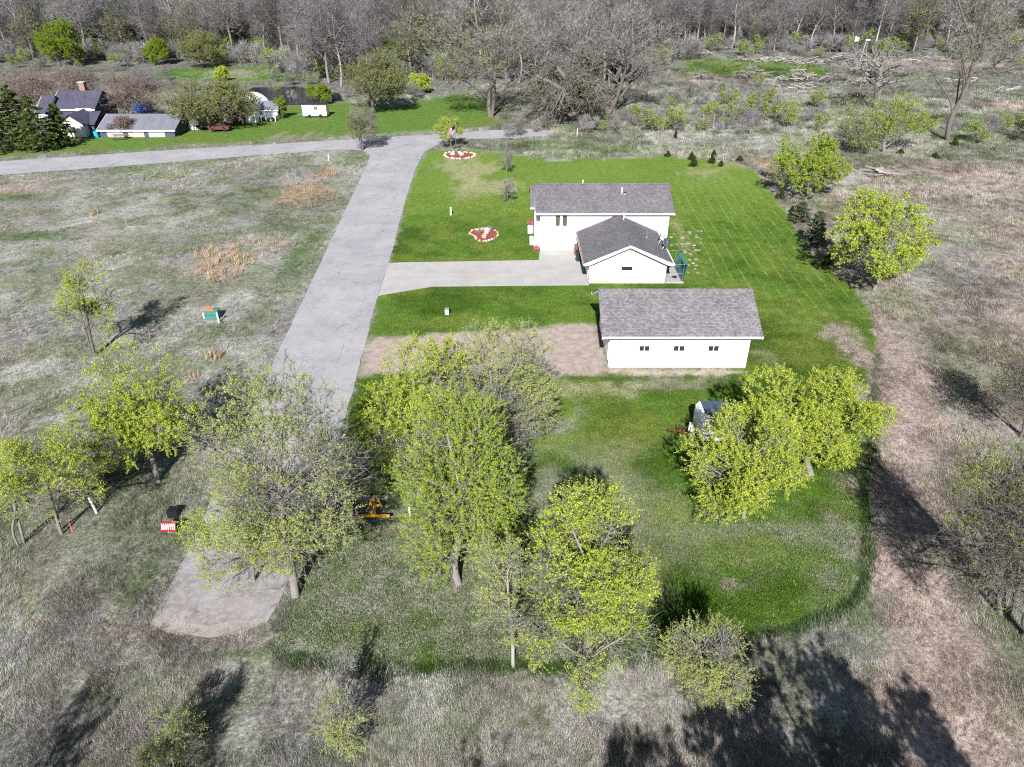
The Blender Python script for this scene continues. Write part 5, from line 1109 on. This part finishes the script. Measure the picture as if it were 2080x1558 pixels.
q = gp(243, 284); t = thing('picnic_table', 'dark picnic table on the grass before the long garage', 'table', (q[0], q[1], 0))
for k in range(4): obj('top_board', box(q[0] - 1.2, q[0] + 1.2, q[1] + k * .22, q[1] + k * .22 + .19, .72, .77), 'wood_grey', t)
for yy_ in (-.5, 1.2): obj('bench_board', box(q[0] - 1.2, q[0] + 1.2, q[1] + yy_, q[1] + yy_ + .25, .42, .46), 'wood_grey', t)
for xx_ in (-.9, .9):
    for yy_ in (-.35, 1.25): obj('leg', tube(bm_new(), (q[0] + xx_, q[1] + yy_, 0), (q[0] + xx_, q[1] + .45, .72), .05), 'dark_metal', t)
q = gp(157, 292); post(157, 292, 3.2, .12, 'white_plastic', 'pale leaning pole in front of the farmhouse', 'pole', lean=-.9)

# windmill
q = gp(1748, 134); wm = thing('windmill', 'slender lattice windmill with white vane at the edge of the wood', 'windmill', (q[0], q[1], 0)); hx, hy, ht = q[0], q[1], hz(q[1], 84); br = 1.1
legs = [(sx * br, sy * br) for sx, sy in ((-1, -1), (1, -1), (1, 1), (-1, 1))]
for lx_, ly_ in legs: obj('leg', tube(bm_new(), (hx + lx_, hy + ly_, 0), (hx + lx_ * .12, hy + ly_ * .12, ht), .07), 'grey_metal', wm)
for k in range(7):
    t0, t1 = k / 7, (k + 1) / 7
    for i in range(4):
        a_, b_ = legs[i], legs[(i + 1) % 4]; f0, f1 = 1 - .88 * t0, 1 - .88 * t1
        obj('brace', tube(bm_new(), (hx + a_[0] * f0, hy + a_[1] * f0, ht * t0), (hx + b_[0] * f1, hy + b_[1] * f1, ht * t1), .035, 4), 'grey_metal', wm)
hub = obj('hub', tube(bm_new(), (hx - .2, hy, ht + .3), (hx + .9, hy - .3, ht + .3), .15, 8), 'grey_metal', wm)
for k in range(14):
    t_ = 6.2832 * k / 14; c_, s_ = math.cos(t_), math.sin(t_); b = bm_new(); cc = Vector((hx + .9, hy - .3, ht + .3)); e1 = Vector((-.3, -.95, 0)) * c_ + Vector((0, 0, 1)) * s_; e2 = Vector((-.3, -.95, 0)) * -s_ + Vector((0, 0, 1)) * c_; nn_ = Vector((.95, -.3, 0))
    vs = [b.verts.new(cc + e1 * .35 - e2 * .06), b.verts.new(cc + e1 * .35 + e2 * .06 + nn_ * .05), b.verts.new(cc + e1 * 1.5 + e2 * .24 + nn_ * .1), b.verts.new(cc + e1 * 1.5 - e2 * .24)]; b.faces.new(vs); bmesh.ops.solidify(b, geom=b.faces[:], thickness=.02); obj('blade', b, 'grey_metal', wm)
obj('tail_boom', tube(bm_new(), (hx - .2, hy, ht + .3), (hx - 2.0, hy + .3, ht + .45), .05), 'grey_metal', wm); obj('vane', prism(bm_new(), [(hx - 2.0, ht + .1), (hx - 3.1, ht - .1), (hx - 3.1, ht + 1.2), (hx - 2.0, ht + .9)], 'y', hy + .28, hy + .32), 'white_plastic', wm)
# wooden gate
q = gp(1437, 262); gt = thing('field_gate', 'weathered wooden gate standing alone in the brush', 'gate', (q[0], q[1], 0))
for dx in (-1.0, 1.0): obj('post', box(q[0] + dx - .08, q[0] + dx + .08, q[1], q[1] + .16, 0, 2.6), 'wood_grey', gt)
for k in range(6): obj('board', box(q[0] - .92, q[0] + .92, q[1] + .02, q[1] + .07, .35 + k * .36, .55 + k * .36), 'bark_dark', gt)

# brush and log piles cleared along the field
def pile(px, py, wpx, h, n, label, seed, mats=('wood_grey', 'wood_bleached', 'bark_pale'), lr=.16):
    rr = np.random.default_rng(seed); q = gp(px, py); t = thing('brush_pile', label, 'brush pile', (q[0], q[1], 0), 'brush and log piles along the field'); wdt = wpx / FPX * (q[1] * cs + CAM_H * sn); n = int(n * 1.5); h *= 1.35
    for i in range(n):
        a = rr.normal(0, .5) if rr.uniform() < .7 else rr.uniform(0, 3.14); L_ = rr.uniform(1.6, 4.2); cxx, cyy = q[0] + rr.uniform(-.5, .5) * wdt, q[1] + rr.normal(0, .9); zz0 = rr.uniform(.1, h) * (1 - abs(cxx - q[0]) / wdt); el = rr.normal(0, .22); r_ = lr * rr.uniform(.4, 1.2)
        p0 = (cxx - math.cos(a) * L_ / 2, cyy - math.sin(a) * L_ / 2, max(.05, zz0 - el * L_ / 2)); p1 = (cxx + math.cos(a) * L_ / 2, cyy + math.sin(a) * L_ / 2, max(.05, zz0 + el * L_ / 2))
        b = tube(bm_new(), p0, p1, r_, 6, r_ * rr.uniform(.5, .95)); obj('log', b, mats[rr.integers(len(mats))], t)
    b = bm_new()
    for i in range(n * 10):
        cxx, cyy = q[0] + rr.normal(0, .3) * wdt, q[1] + rr.normal(0, 1.0); zz0 = rr.uniform(0, h) * max(.1, 1 - abs(cxx - q[0]) / wdt); d = rr.normal(0, 1, 3); d[2] *= .45; d /= np.linalg.norm(d); L_ = rr.uniform(.6, 2.0)
        v = [b.verts.new((cxx, cyy, zz0)), b.verts.new((cxx + .05, cyy, zz0 + .05)), b.verts.new((cxx + d[0] * L_, cyy + d[1] * L_, max(.02, zz0 + d[2] * L_)))]; b.faces.new(v)
    o = obj('sticks', b, 'wood_grey', t); o['kind'] = 'stuff'
for a in ((1430, 163, 50, 1.6, 12, 'brown brush heap at the left end of the lower pile row', 1, ('wood_grey', 'bark_dark')), (1526, 160, 60, 2.4, 18, 'tall dark brush heap in the lower pile row', 2, ('wood_grey', 'bark_dark')), (1558, 176, 50, 1.4, 12, 'low pale log heap below the tall dark heap', 3), (1612, 166, 66, 2.2, 22, 'big pale heap of stacked logs in the middle of the field', 4), (1630, 184, 40, 1.4, 12, 'small grey heap just below the big log heap', 5), (1690, 168, 60, 1.9, 14, 'dark brush heap beside the dead oak', 6, ('wood_grey', 'bark_dark')), (1770, 172, 60, 1.6, 14, 'grey brush heap at the foot of the dead oak', 7),
          (1530, 125, 56, 1.6, 14, 'log row along the wood, leftmost heap', 8), (1595, 128, 60, 1.5, 14, 'log row along the wood, second heap from the left', 9), (1645, 130, 50, 1.5, 12, 'log row along the wood, third heap from the left', 10), (1710, 126, 60, 1.8, 16, 'log row along the wood, heap left of the windmill', 11), (1800, 128, 80, 1.2, 14, 'log row along the wood, heap right of the windmill', 12), (1890, 124, 80, 1.4, 14, 'log row along the wood, rightmost pale heap', 13), (1425, 112, 40, 1.2, 10, 'pale log heap at the left corner of the green field', 14), (2010, 148, 90, 1.6, 14, 'dark brush line at the right edge of the field', 15, ('wood_grey', 'bark_dark')), (2045, 184, 40, .7, 6, 'pale felled logs on the right bank', 16, ('wood_bleached',)), (1790, 352, 90, .5, 8, 'thin line of grey logs in the right meadow', 17, ('wood_grey', 'wood_bleached')), (1960, 168, 60, 1.2, 10, 'low grey heap behind the leaning tree', 18), (745, 212, 60, .9, 9, 'dark brush heap by the pond bank', 19, ('wood_grey', 'bark_dark')), (865, 165, 40, .8, 8, 'small brush heap before the wood near the oaks', 20)):
    pile(*a)

# ================================================================== TREES OF THE MIDDLE DISTANCE
far = dict(twig_w=.035, twig_len=1.0, leaf=.16)
plant('spreading_oak', (440, 262), 163, 328, 525, 250, 'wide spreading oak with dull green leaf in the farmyard', leaves=11000, patch=.40, N=1900, lobes=14, r0=.45, leaf_m='leaf_oak', twigs=4, depth=.8, bark_m='bark_dark', **far)
plant('bare_oak', (262, 250), 150, 188, 330, 235, 'bare reddish oak behind the long garage', leaves=2500, patch=.45, N=1500, lobes=10, r0=.32, leaf_m='leaf_bud', twig_m='twig_red', twigs=4, **far)
plant('bare_oak', (50, 245), 140, -40, 130, 225, 'bare pinkish oak at the left edge behind the spruces', leaves=2500, patch=.45, N=1400, lobes=10, r0=.3, leaf_m='leaf_bud', twig_m='twig_red', twigs=4, **far)
plant('bare_oak', (140, 215), 138, 90, 205, 205, 'bare branching oak behind the farmhouse chimney', leaves=1500, patch=.45, N=1300, lobes=9, r0=.3, leaf_m='leaf_bud', twig_m='twig_red', twigs=4, **far)
plant('red_shrub', (250, 276), 236, 222, 275, 272, 'reddish budding shrub in front of the long garage', 'shrub', leaves=2500, leaf=.1, patch=.4, N=600, lobes=7, r0=.08, leaf_m='leaf_bud', twig_m='twig_red', twig_w=.03, twig_len=.6, stems=3)
plant('street_tree', (738, 306), 210, 700, 772, 292, 'slim grey budding tree at the street corner', leaves=2600, leaf=.09, patch=.45, N=1300, lobes=9, r0=.13, leaf_m='leaf_oak', twig_w=.025, twig_len=.7, twigs=4, stems=2)
plant('pond_tree', (752, 232), 100, 690, 832, 218, 'dull green spreading tree between the pond and the lawn', leaves=8000, patch=.44, N=1700, lobes=12, r0=.32, leaf_m='leaf_oak', twigs=4, bark_m='bark_dark', **far)
plant('pond_tree', (800, 150), 66, 735, 835, 140, 'fresh green tree at the wood edge above the pond tree', leaves=8000, patch=.40, N=1100, lobes=10, r0=.25, leaf_m='leaf_bright', **far)
plant('yellow_bush', (652, 212), 172, 622, 672, 208, 'yellow-green bush beside the fish house', 'bush', leaves=5000, leaf=.14, patch=.38, N=500, lobes=7, r0=.08, leaf_m='leaf_bright', twig_w=.03, stems=3)
plant('yellow_bush', (852, 190), 148, 830, 875, 186, 'pale yellow-green bush before the wood beside the big oak', 'bush', leaves=4500, leaf=.14, patch=.38, N=500, lobes=7, r0=.08, leaf_m='leaf_lime', twig_w=.03, stems=3)
plant('young_maple', (568, 240), 196, 556, 582, 236, 'small green tree between porch shed and fish house', leaves=2500, leaf=.13, patch=.38, N=400, lobes=6, r0=.07, leaf_m='leaf_bright', twig_w=.03)
plant('yellow_tree', (448, 165), 136, 436, 462, 160, 'small bright yellow-green tree behind the spreading oak', leaves=2500, leaf=.15, patch=.36, N=300, lobes=6, r0=.07, leaf_m='leaf_lime', twig_w=.03)
plant('yellow_sapling', (917, 300), 236, 884, 944, 285, 'yellow-leaved sapling beside the flagpole', leaves=3200, leaf=.09, patch=.42, N=700, lobes=8, r0=.08, leaf_m='leaf_lime', twig_w=.022, stems=1)
plant('big_oak', (998, 238), -12, 850, 1150, 195, 'huge grey oak with dark fan of limbs, left of the pair beyond the street', leaves=2400, patch=.46, N=3000, lobes=18, r0=.4, leaf_m='leaf_oak', twigs=5, bark_m='bark_dark', twig_m='twig_grey', depth=.7, stems=2, lobe_r=.34, twig_w=.04, twig_len=1.1, leaf=.16)
plant('drooping_oak', (1140, 248), 95, 1060, 1260, 248, 'dense drooping bare tree right of the huge grey oak', leaves=2500, patch=.42, N=2400, lobes=14, r0=.5, leaf_m='leaf_oak', twigs=6, bark_m='bark_dark', twig_m='twig_wood', droop=.5, stems=3, twig_w=.04, twig_len=1.1, leaf=.15)
plant('big_oak', (1235, 232), -14, 1090, 1400, 195, 'broad bare grey oak behind the drooping tree', leaves=700, patch=.5, N=3000, lobes=18, r0=.5, leaf_m='leaf_oak', twigs=5, bark_m='bark_dark', twig_m='twig_grey', depth=.7, lobe_r=.34, twig_w=.04, twig_len=1.1, leaf=.14, stems=2)
plant('dead_oak', (1780, 218), 78, 1690, 1870, 190, 'gnarled dead oak with thick bare limbs in the field', leaves=0, N=420, lobes=14, r0=.8, twigs=3, bark_m='bark_grey', twig_m='bark_pale', twig_w=.06, twig_len=1.3, up=.3)
plant('crab_tree', (1795, 308), 186, 1680, 1900, 296, 'flat-topped grey-green tree above the right meadow', leaves=6500, patch=.46, N=1700, lobes=13, r0=.25, leaf_m='leaf_green', twigs=4, depth=.7, twig_w=.03, twig_len=.8, leaf=.11)
plant('leaning_tree', (1925, 285), -60, 1880, 2100, 205, 'tall dark leaning tree with pale bare top at upper right', leaves=800, patch=.5, N=1700, lobes=12, r0=.42, leaf_m='leaf_oak', twigs=4, bark_m='bark_dark', twig_m='bark_pale', trunk_top=.3, up=1.4, lobe_r=.3, twig_w=.04, twig_len=1.1, leaf=.12)
plant('dark_thicket', (1725, 305), 245, 1690, 1770, 300, 'dark bare thicket at the foot of the flat-topped tree', 'thicket', leaves=0, N=900, lobes=9, r0=.09, bark_m='bark_dark', twig_m='twig_wood', stems=4, twig_w=.03, twig_len=.7, twigs=5)
plant('bright_tree', (125, 135), 40, 78, 165, 130, 'round bright green tree at the wood edge, upper left', leaves=13000, patch=.34, N=1100, lobes=10, r0=.25, leaf_m='leaf_bright', **far)
plant('bright_tree', (178, 118), 58, 160, 200, 112, 'smaller bright green tree right of the round one, upper left', leaves=5000, patch=.34, N=600, lobes=7, r0=.18, leaf_m='leaf_bright', **far)
plant('bright_tree', (318, 132), 74, 293, 338, 130, 'small bright green tree before the pale trunks', leaves=6000, patch=.34, N=600, lobes=8, r0=.16, leaf_m='leaf_bright', **far)
plant('olive_tree', (410, 138), 62, 360, 458, 134, 'round olive-green tree above the back meadow', leaves=9000, patch=.38, N=1100, lobes=10, r0=.22, leaf_m='leaf_oak', **far)

# ------------------------------------------------------------------ evergreens
def conifer_mesh(name, rng, Ht, R, n, zb=.12, shape=.9, mat='needle_dark', ln=.16, droop=.2, per=26):
    V, T = [], []
    z = zb * Ht + (1 - zb) * Ht * rng.uniform(0, 1, n) ** 1.25; z = np.minimum(z, Ht * .99); az = rng.uniform(0, 6.28, n)
    Lb = R * np.clip(1 - (z - zb * Ht) / (Ht * (1 - zb)), .03, 1) ** shape * rng.uniform(.6, 1.1, n)
    t = rng.uniform(.1, 1.0, (n, per)) ** .7; rr = Lb[:, None] * t
    cx = np.cos(az)[:, None] * rr + rng.normal(0, .05, (n, per)) * Lb[:, None] * 1.6; cy = np.sin(az)[:, None] * rr + rng.normal(0, .05, (n, per)) * Lb[:, None] * 1.6
    cz = z[:, None] - droop * rr + rng.normal(0, .04, (n, per)) + .06
    c = np.stack([cx, cy, np.maximum(cz, .05)], -1).reshape(-1, 3); m = len(c)
    d = np.stack([np.repeat(np.cos(az), per), np.repeat(np.sin(az), per), np.full(m, .25)], 1) + rng.normal(0, .6, (m, 3)); d /= np.linalg.norm(d, axis=1, keepdims=True)
    s = np.cross(d, rng.normal(0, 1, (m, 3))); s /= np.linalg.norm(s, axis=1, keepdims=True) + 1e-9; L = (ln * rng.uniform(.6, 1.4, m))[:, None]
    NV = np.stack([c - d * L, c + s * L * .32, c + d * L, c - s * L * .32], 1).reshape(-1, 3); o = (np.arange(m) * 4)[:, None]
    cr = npmesh(name + '_crown', NV, [np.concatenate([o, o + 1, o + 2, o + 3], 1)], [mat], attrs={'tint': np.repeat(rng.uniform(0, 1, m), 4)})
    b = bm_new(); tube(b, (0, 0, -.1), (0, 0, Ht * .97), .022 * Ht, 7, .01)
    for i in range(0, n, 2): tube(b, (0, 0, z[i]), (math.cos(az[i]) * Lb[i], math.sin(az[i]) * Lb[i], max(.06, z[i] - droop * Lb[i])), .008 * Ht * (1 - z[i] / Ht * .7), 3, .005)
    me_ = bpy.data.meshes.new(name + '_trunk'); b.to_mesh(me_); b.free(); me_.materials.append(MATS['bark_dark']); return me_, cr
def evergreen(name, bp, top, rpx, label, n, cat='tree', group=None, **kw):
    SEED[0] += 1; q = gp(*bp); Ht = hz(q[1], top); R = rpx / FPX * (q[1] * cs + CAM_H * sn); t = thing(name, label, cat, (q[0], q[1], 0), group)
    tr, cr = conifer_mesh(name, np.random.default_rng(SEED[0]), Ht, R, n, **kw); mobj('trunk', tr, t); mobj('crown', cr, t)
for bp, tp, rp, lab in (((14, 308), 190, 46, 'dark pine at the very left edge before the farmhouse'), ((52, 300), 172, 44, 'tallest dark pine of the clump before the farmhouse'), ((88, 306), 196, 42, 'dark pine third from the left before the farmhouse'), ((132, 296), 212, 34, 'dark pine nearest the farmhouse wing, right of the clump')):
    evergreen('pine_tree', bp, tp, rp, lab, 110, group='dark pines before the farmhouse', ln=.30, zb=.12, shape=.55, per=34, mat='needle_pine')
evergreen('juniper', (1624, 452), 412, 22, 'dark juniper at the lawn edge, farther of the touching pair', 150, ln=.13, zb=.0, shape=.5, mat='needle_blue', per=36, droop=-.35)
evergreen('juniper', (1650, 503), 432, 27, 'dark juniper at the lawn edge, nearer of the touching pair', 190, ln=.13, zb=.0, shape=.5, mat='needle_blue', per=36, droop=-.35)
for bp, tp, rp, lab in (((1678, 538), 517, 11, 'small dark evergreen between juniper and lime tree'), ((1584, 404), 384, 10, 'small evergreen under the far corner tree'), ((1408, 338), 318, 11, 'dark evergreen sapling, the nearer of the touching two behind the house'), ((1404, 324), 310, 8, 'dark evergreen sapling, the farther of the touching two behind the house'), ((1446, 331), 318, 10, 'middle evergreen sapling on the back lawn'), ((1449, 320), 306, 7, 'thin evergreen sapling behind the middle one'), ((1502, 328), 318, 9, 'low dark evergreen sapling at the back lawn corner'), ((1356, 318), 308, 7, 'pale bluish evergreen sapling at the back edge of the lawn'), ((1608, 432), 420, 6, 'tiny evergreen at the lawn rim above the junipers'), ((1464, 338), 328, 6, 'tiny bluish evergreen sapling beside the middle one'), ((1898, 322), 312, 12, 'low dark evergreen bush in the right meadow'), ((1938, 296), 280, 10, 'low dark evergreen at the foot of the leaning tree'), ((1372, 280), 266, 4, 'thin dark evergreen stem in the pale grass behind the lawn'), ((1828, 312), 304, 8, 'flat evergreen bush right of the flat-topped tree'), ((2066, 285), 245, 26, 'dark evergreen cut by the right edge of the picture')):
    evergreen('evergreen_sapling', bp, tp, rp, lab, 60, 'evergreen', ln=.12, zb=.02, shape=.7, per=26, droop=-.1)

# ------------------------------------------------------------------ the wood: kinds of bare trees, each repeated as its own tree
def kind(name, n, **kw):
    out = []
    for i in range(n):
        SEED[0] += 1; out.append(tree_mesh(name, np.random.default_rng(SEED[0]), **kw))
    return out
K_POLE = kind('woodland_tree', 3, Ht=16.5, rx=3.6, ry=3.6, zb=3.5, leaves=0, N=480, lobes=11, r0=.2, bark_m='bark_pale', twig_m='twig_wood', twigs=5, twig_w=.05, twig_len=1.5, up=1.3, trunk_top=.75, tmin=3)
K_BROAD = kind('woodland_tree', 3, Ht=14.5, rx=5.2, ry=5.2, zb=1.5, leaves=0, N=600, lobes=11, r0=.22, bark_m='bark_grey', twig_m='twig_wood', twigs=6, twig_w=.05, twig_len=1.4, up=.9)
K_TINGE = kind('woodland_tree', 2, Ht=12, rx=4.2, ry=4.2, zb=2.0, leaves=2200, leaf=.17, N=520, lobes=10, r0=.2, bark_m='bark_grey', twig_m='twig_wood', leaf_m='leaf_oak', twigs=5, twig_w=.05, twig_len=1.3, patch=.45)
K_BRUSH = kind('brush_shrub', 3, Ht=2.6, rx=1.5, ry=1.5, zb=.3, leaves=0, N=170, lobes=6, r0=.035, bark_m='bark_grey', twig_m='twig_grey', twigs=5, twig_w=.03, twig_len=.7, stems=4)
K_GREENB = kind('brush_shrub', 2, Ht=3.0, rx=1.8, ry=1.8, zb=.3, leaves=1900, leaf=.085, N=170, lobes=6, r0=.035, bark_m='bark_grey', twig_m='twig_grey', leaf_m='leaf_green', twigs=4, twig_w=.03, twig_len=.7, stems=3, patch=.42)
def copy_tree(name, k, x_, y_, s, rz, label, cat, group):
    t = thing(name, label, cat, (x_, y_, 0), group); t.rotation_euler = (0, 0, rz); t.scale = (s, s, s * RNG.uniform(.9, 1.12))
    mobj('trunk', k[0], t); mobj('crown', k[1], t)
front_px = np.array([(-60, 128), (0, 132), (200, 122), (300, 128), (450, 126), (540, 132), (600, 176), (700, 182), (860, 160), (960, 168), (1100, 190), (1280, 205), (1330, 150), (1400, 102), (1550, 106), (1700, 110), (1850, 108), (1960, 96), (2140, 84)])
fr = np.array([gp(a, b) for a, b in front_px])
def front_y(x_): return np.interp(x_, fr[:, 0] * 1.0, fr[:, 1])
LABEL = {0: ('tall pale-trunked bare tree standing in the wood', 'tall pale-trunked trees of the wood'), 1: ('grey broad-crowned bare tree standing in the wood', 'grey bare trees of the wood'), 2: ('tree with a faint green tinge standing in the wood', 'budding trees of the wood')}
rw = np.random.default_rng(77); placed = []
def zone(px_):
    for lim, s_ in ((300, 'above the farmhouse'), (560, 'above the back meadow'), (880, 'above the pond'), (1390, 'behind the grey oaks'), (1620, 'above the green field'), (1860, 'near the windmill'), (9999, 'at upper right')):
        if px_ < lim: return s_
def try_place(x_, y_, r):
    for a, b in placed:
        if (a - x_) ** 2 + (b - y_) ** 2 < r * r: return False
    placed.append((x_, y_)); return True
cnt = 0
for _ in range(3000):
    if cnt >= 150: break
    px_ = rw.uniform(-40, 2120); xx_ = (px_ - CX) / FPX * 190; yf = front_y((px_ - CX) / FPX * 190 * 1.05); yy_ = yf + 2 + abs(rw.normal(0, 16)); xx_ = (px_ - CX) / FPX * (yy_ * cs + CAM_H * sn)
    if not try_place(xx_, yy_, 4.2): continue
    v = rw.choice(3, p=[.4, .4, .2]); ks = (K_POLE, K_BROAD, K_TINGE)[v]
    copy_tree('woodland_tree', ks[rw.integers(len(ks))], xx_, yy_, rw.uniform(.95, 1.5), rw.uniform(0, 6.28), LABEL[v][0].replace('standing in the wood', ('edging the wood ' if yy_ - yf < 14 else 'deep in the wood ') + zone(px_)), 'tree', LABEL[v][1]); cnt += 1
# the deep wood behind reads as one mass
protos = []
for ks in (K_POLE[:2], K_BROAD[:2], K_TINGE[:1]):
    for tr, cr in ks:
        nv = len(tr.vertices); b = bm_new(); b.from_mesh(tr); b.faces.ensure_lookup_table(); n0 = len(b.faces); b.from_mesh(cr); b.faces.ensure_lookup_table()
        for f in b.faces[n0:]: f.material_index += 1
        m_ = bpy.data.meshes.new('wood_tree'); b.to_mesh(m_); b.free()
        for mm in list(tr.materials) + list(cr.materials): m_.materials.append(mm)
        protos.append(bpy.data.objects.new('wood_tree', m_))
n = 2300; yy = 200 + 250 * RNG.uniform(0, 1, n) ** 1.3; xx = RNG.uniform(-1, 1, n) * (yy * .72 + 30)
k = yy > front_y(xx / (yy * cs + CAM_H * sn) * 190) + 16; xx, yy = xx[k], yy[k]; n = len(xx)
scatter('bare_wood', np.stack([xx, yy, np.zeros(n)], 1), RNG.uniform(0, 6.28, n), RNG.uniform(.9, 1.35, n), None, RNG.integers(0, len(protos), n), protos, 'deep bare grey wood filling the distance', 'wood')
ub = []
for tr, cr in K_BRUSH[:2] + K_GREENB[:1]:
    b = bm_new(); b.from_mesh(tr); b.faces.ensure_lookup_table(); n0 = len(b.faces); b.from_mesh(cr); b.faces.ensure_lookup_table()
    for f in b.faces[n0:]: f.material_index += 1
    m_ = bpy.data.meshes.new('underbrush'); b.to_mesh(m_); b.free()
    for mm in list(tr.materials) + list(cr.materials): m_.materials.append(mm)
    ub.append(bpy.data.objects.new('underbrush', m_))
n = 4200; yy = 190 + 170 * RNG.uniform(0, 1, n) ** 1.5; xx = RNG.uniform(-1, 1, n) * (yy * .72 + 20)
k = yy > front_y(xx / (yy * cs + CAM_H * sn) * 190) - 1; xx, yy = xx[k], yy[k]; n = len(xx)
scatter('undergrowth', np.stack([xx, yy, np.zeros(n)], 1), RNG.uniform(0, 6.28, n), RNG.uniform(1.0, 2.3, n), None, RNG.choice(3, n, p=[.42, .42, .16]), ub, 'tangled bare undergrowth on the floor of the wood', 'undergrowth')
# brush along the field edges
cnt = 0; spots = []
for (px0, px1, py0, py1, m_, g_) in ((1290, 1680, 205, 275, 62, .3), (1180, 1330, 240, 270, 14, .15), (1330, 1560, 175, 215, 20, .4), (1480, 1800, 100, 116, 26, .5), (540, 860, 150, 205, 34, .25), (60, 360, 120, 180, 26, .2), (1880, 2080, 100, 140, 12, .4), (1090, 1110, 262, 280, 2, 0), (1030, 1090, 270, 284, 3, 0), (1930, 2080, 250, 300, 10, .1), (0, 120, 90, 140, 10, .5)):
    for _ in range(m_): spots.append((rw.uniform(px0, px1), rw.uniform(py0, py1), rw.uniform() < g_))
for px_, py_, green in spots:
    q = gp(px_, py_); ks = K_GREENB if green else K_BRUSH
    copy_tree('brush_shrub', ks[rw.integers(len(ks))], q[0], q[1], rw.uniform(.6, 1.3), rw.uniform(0, 6.28), ('green-tinged shrub ' if green else 'bare grey shrub ') + ('among the field brush ' if py_ < 200 else 'in the brush beyond the lawn ') + zone(px_), 'shrub', 'green-tinged shrubs of the brush' if green else 'bare grey shrubs of the brush')
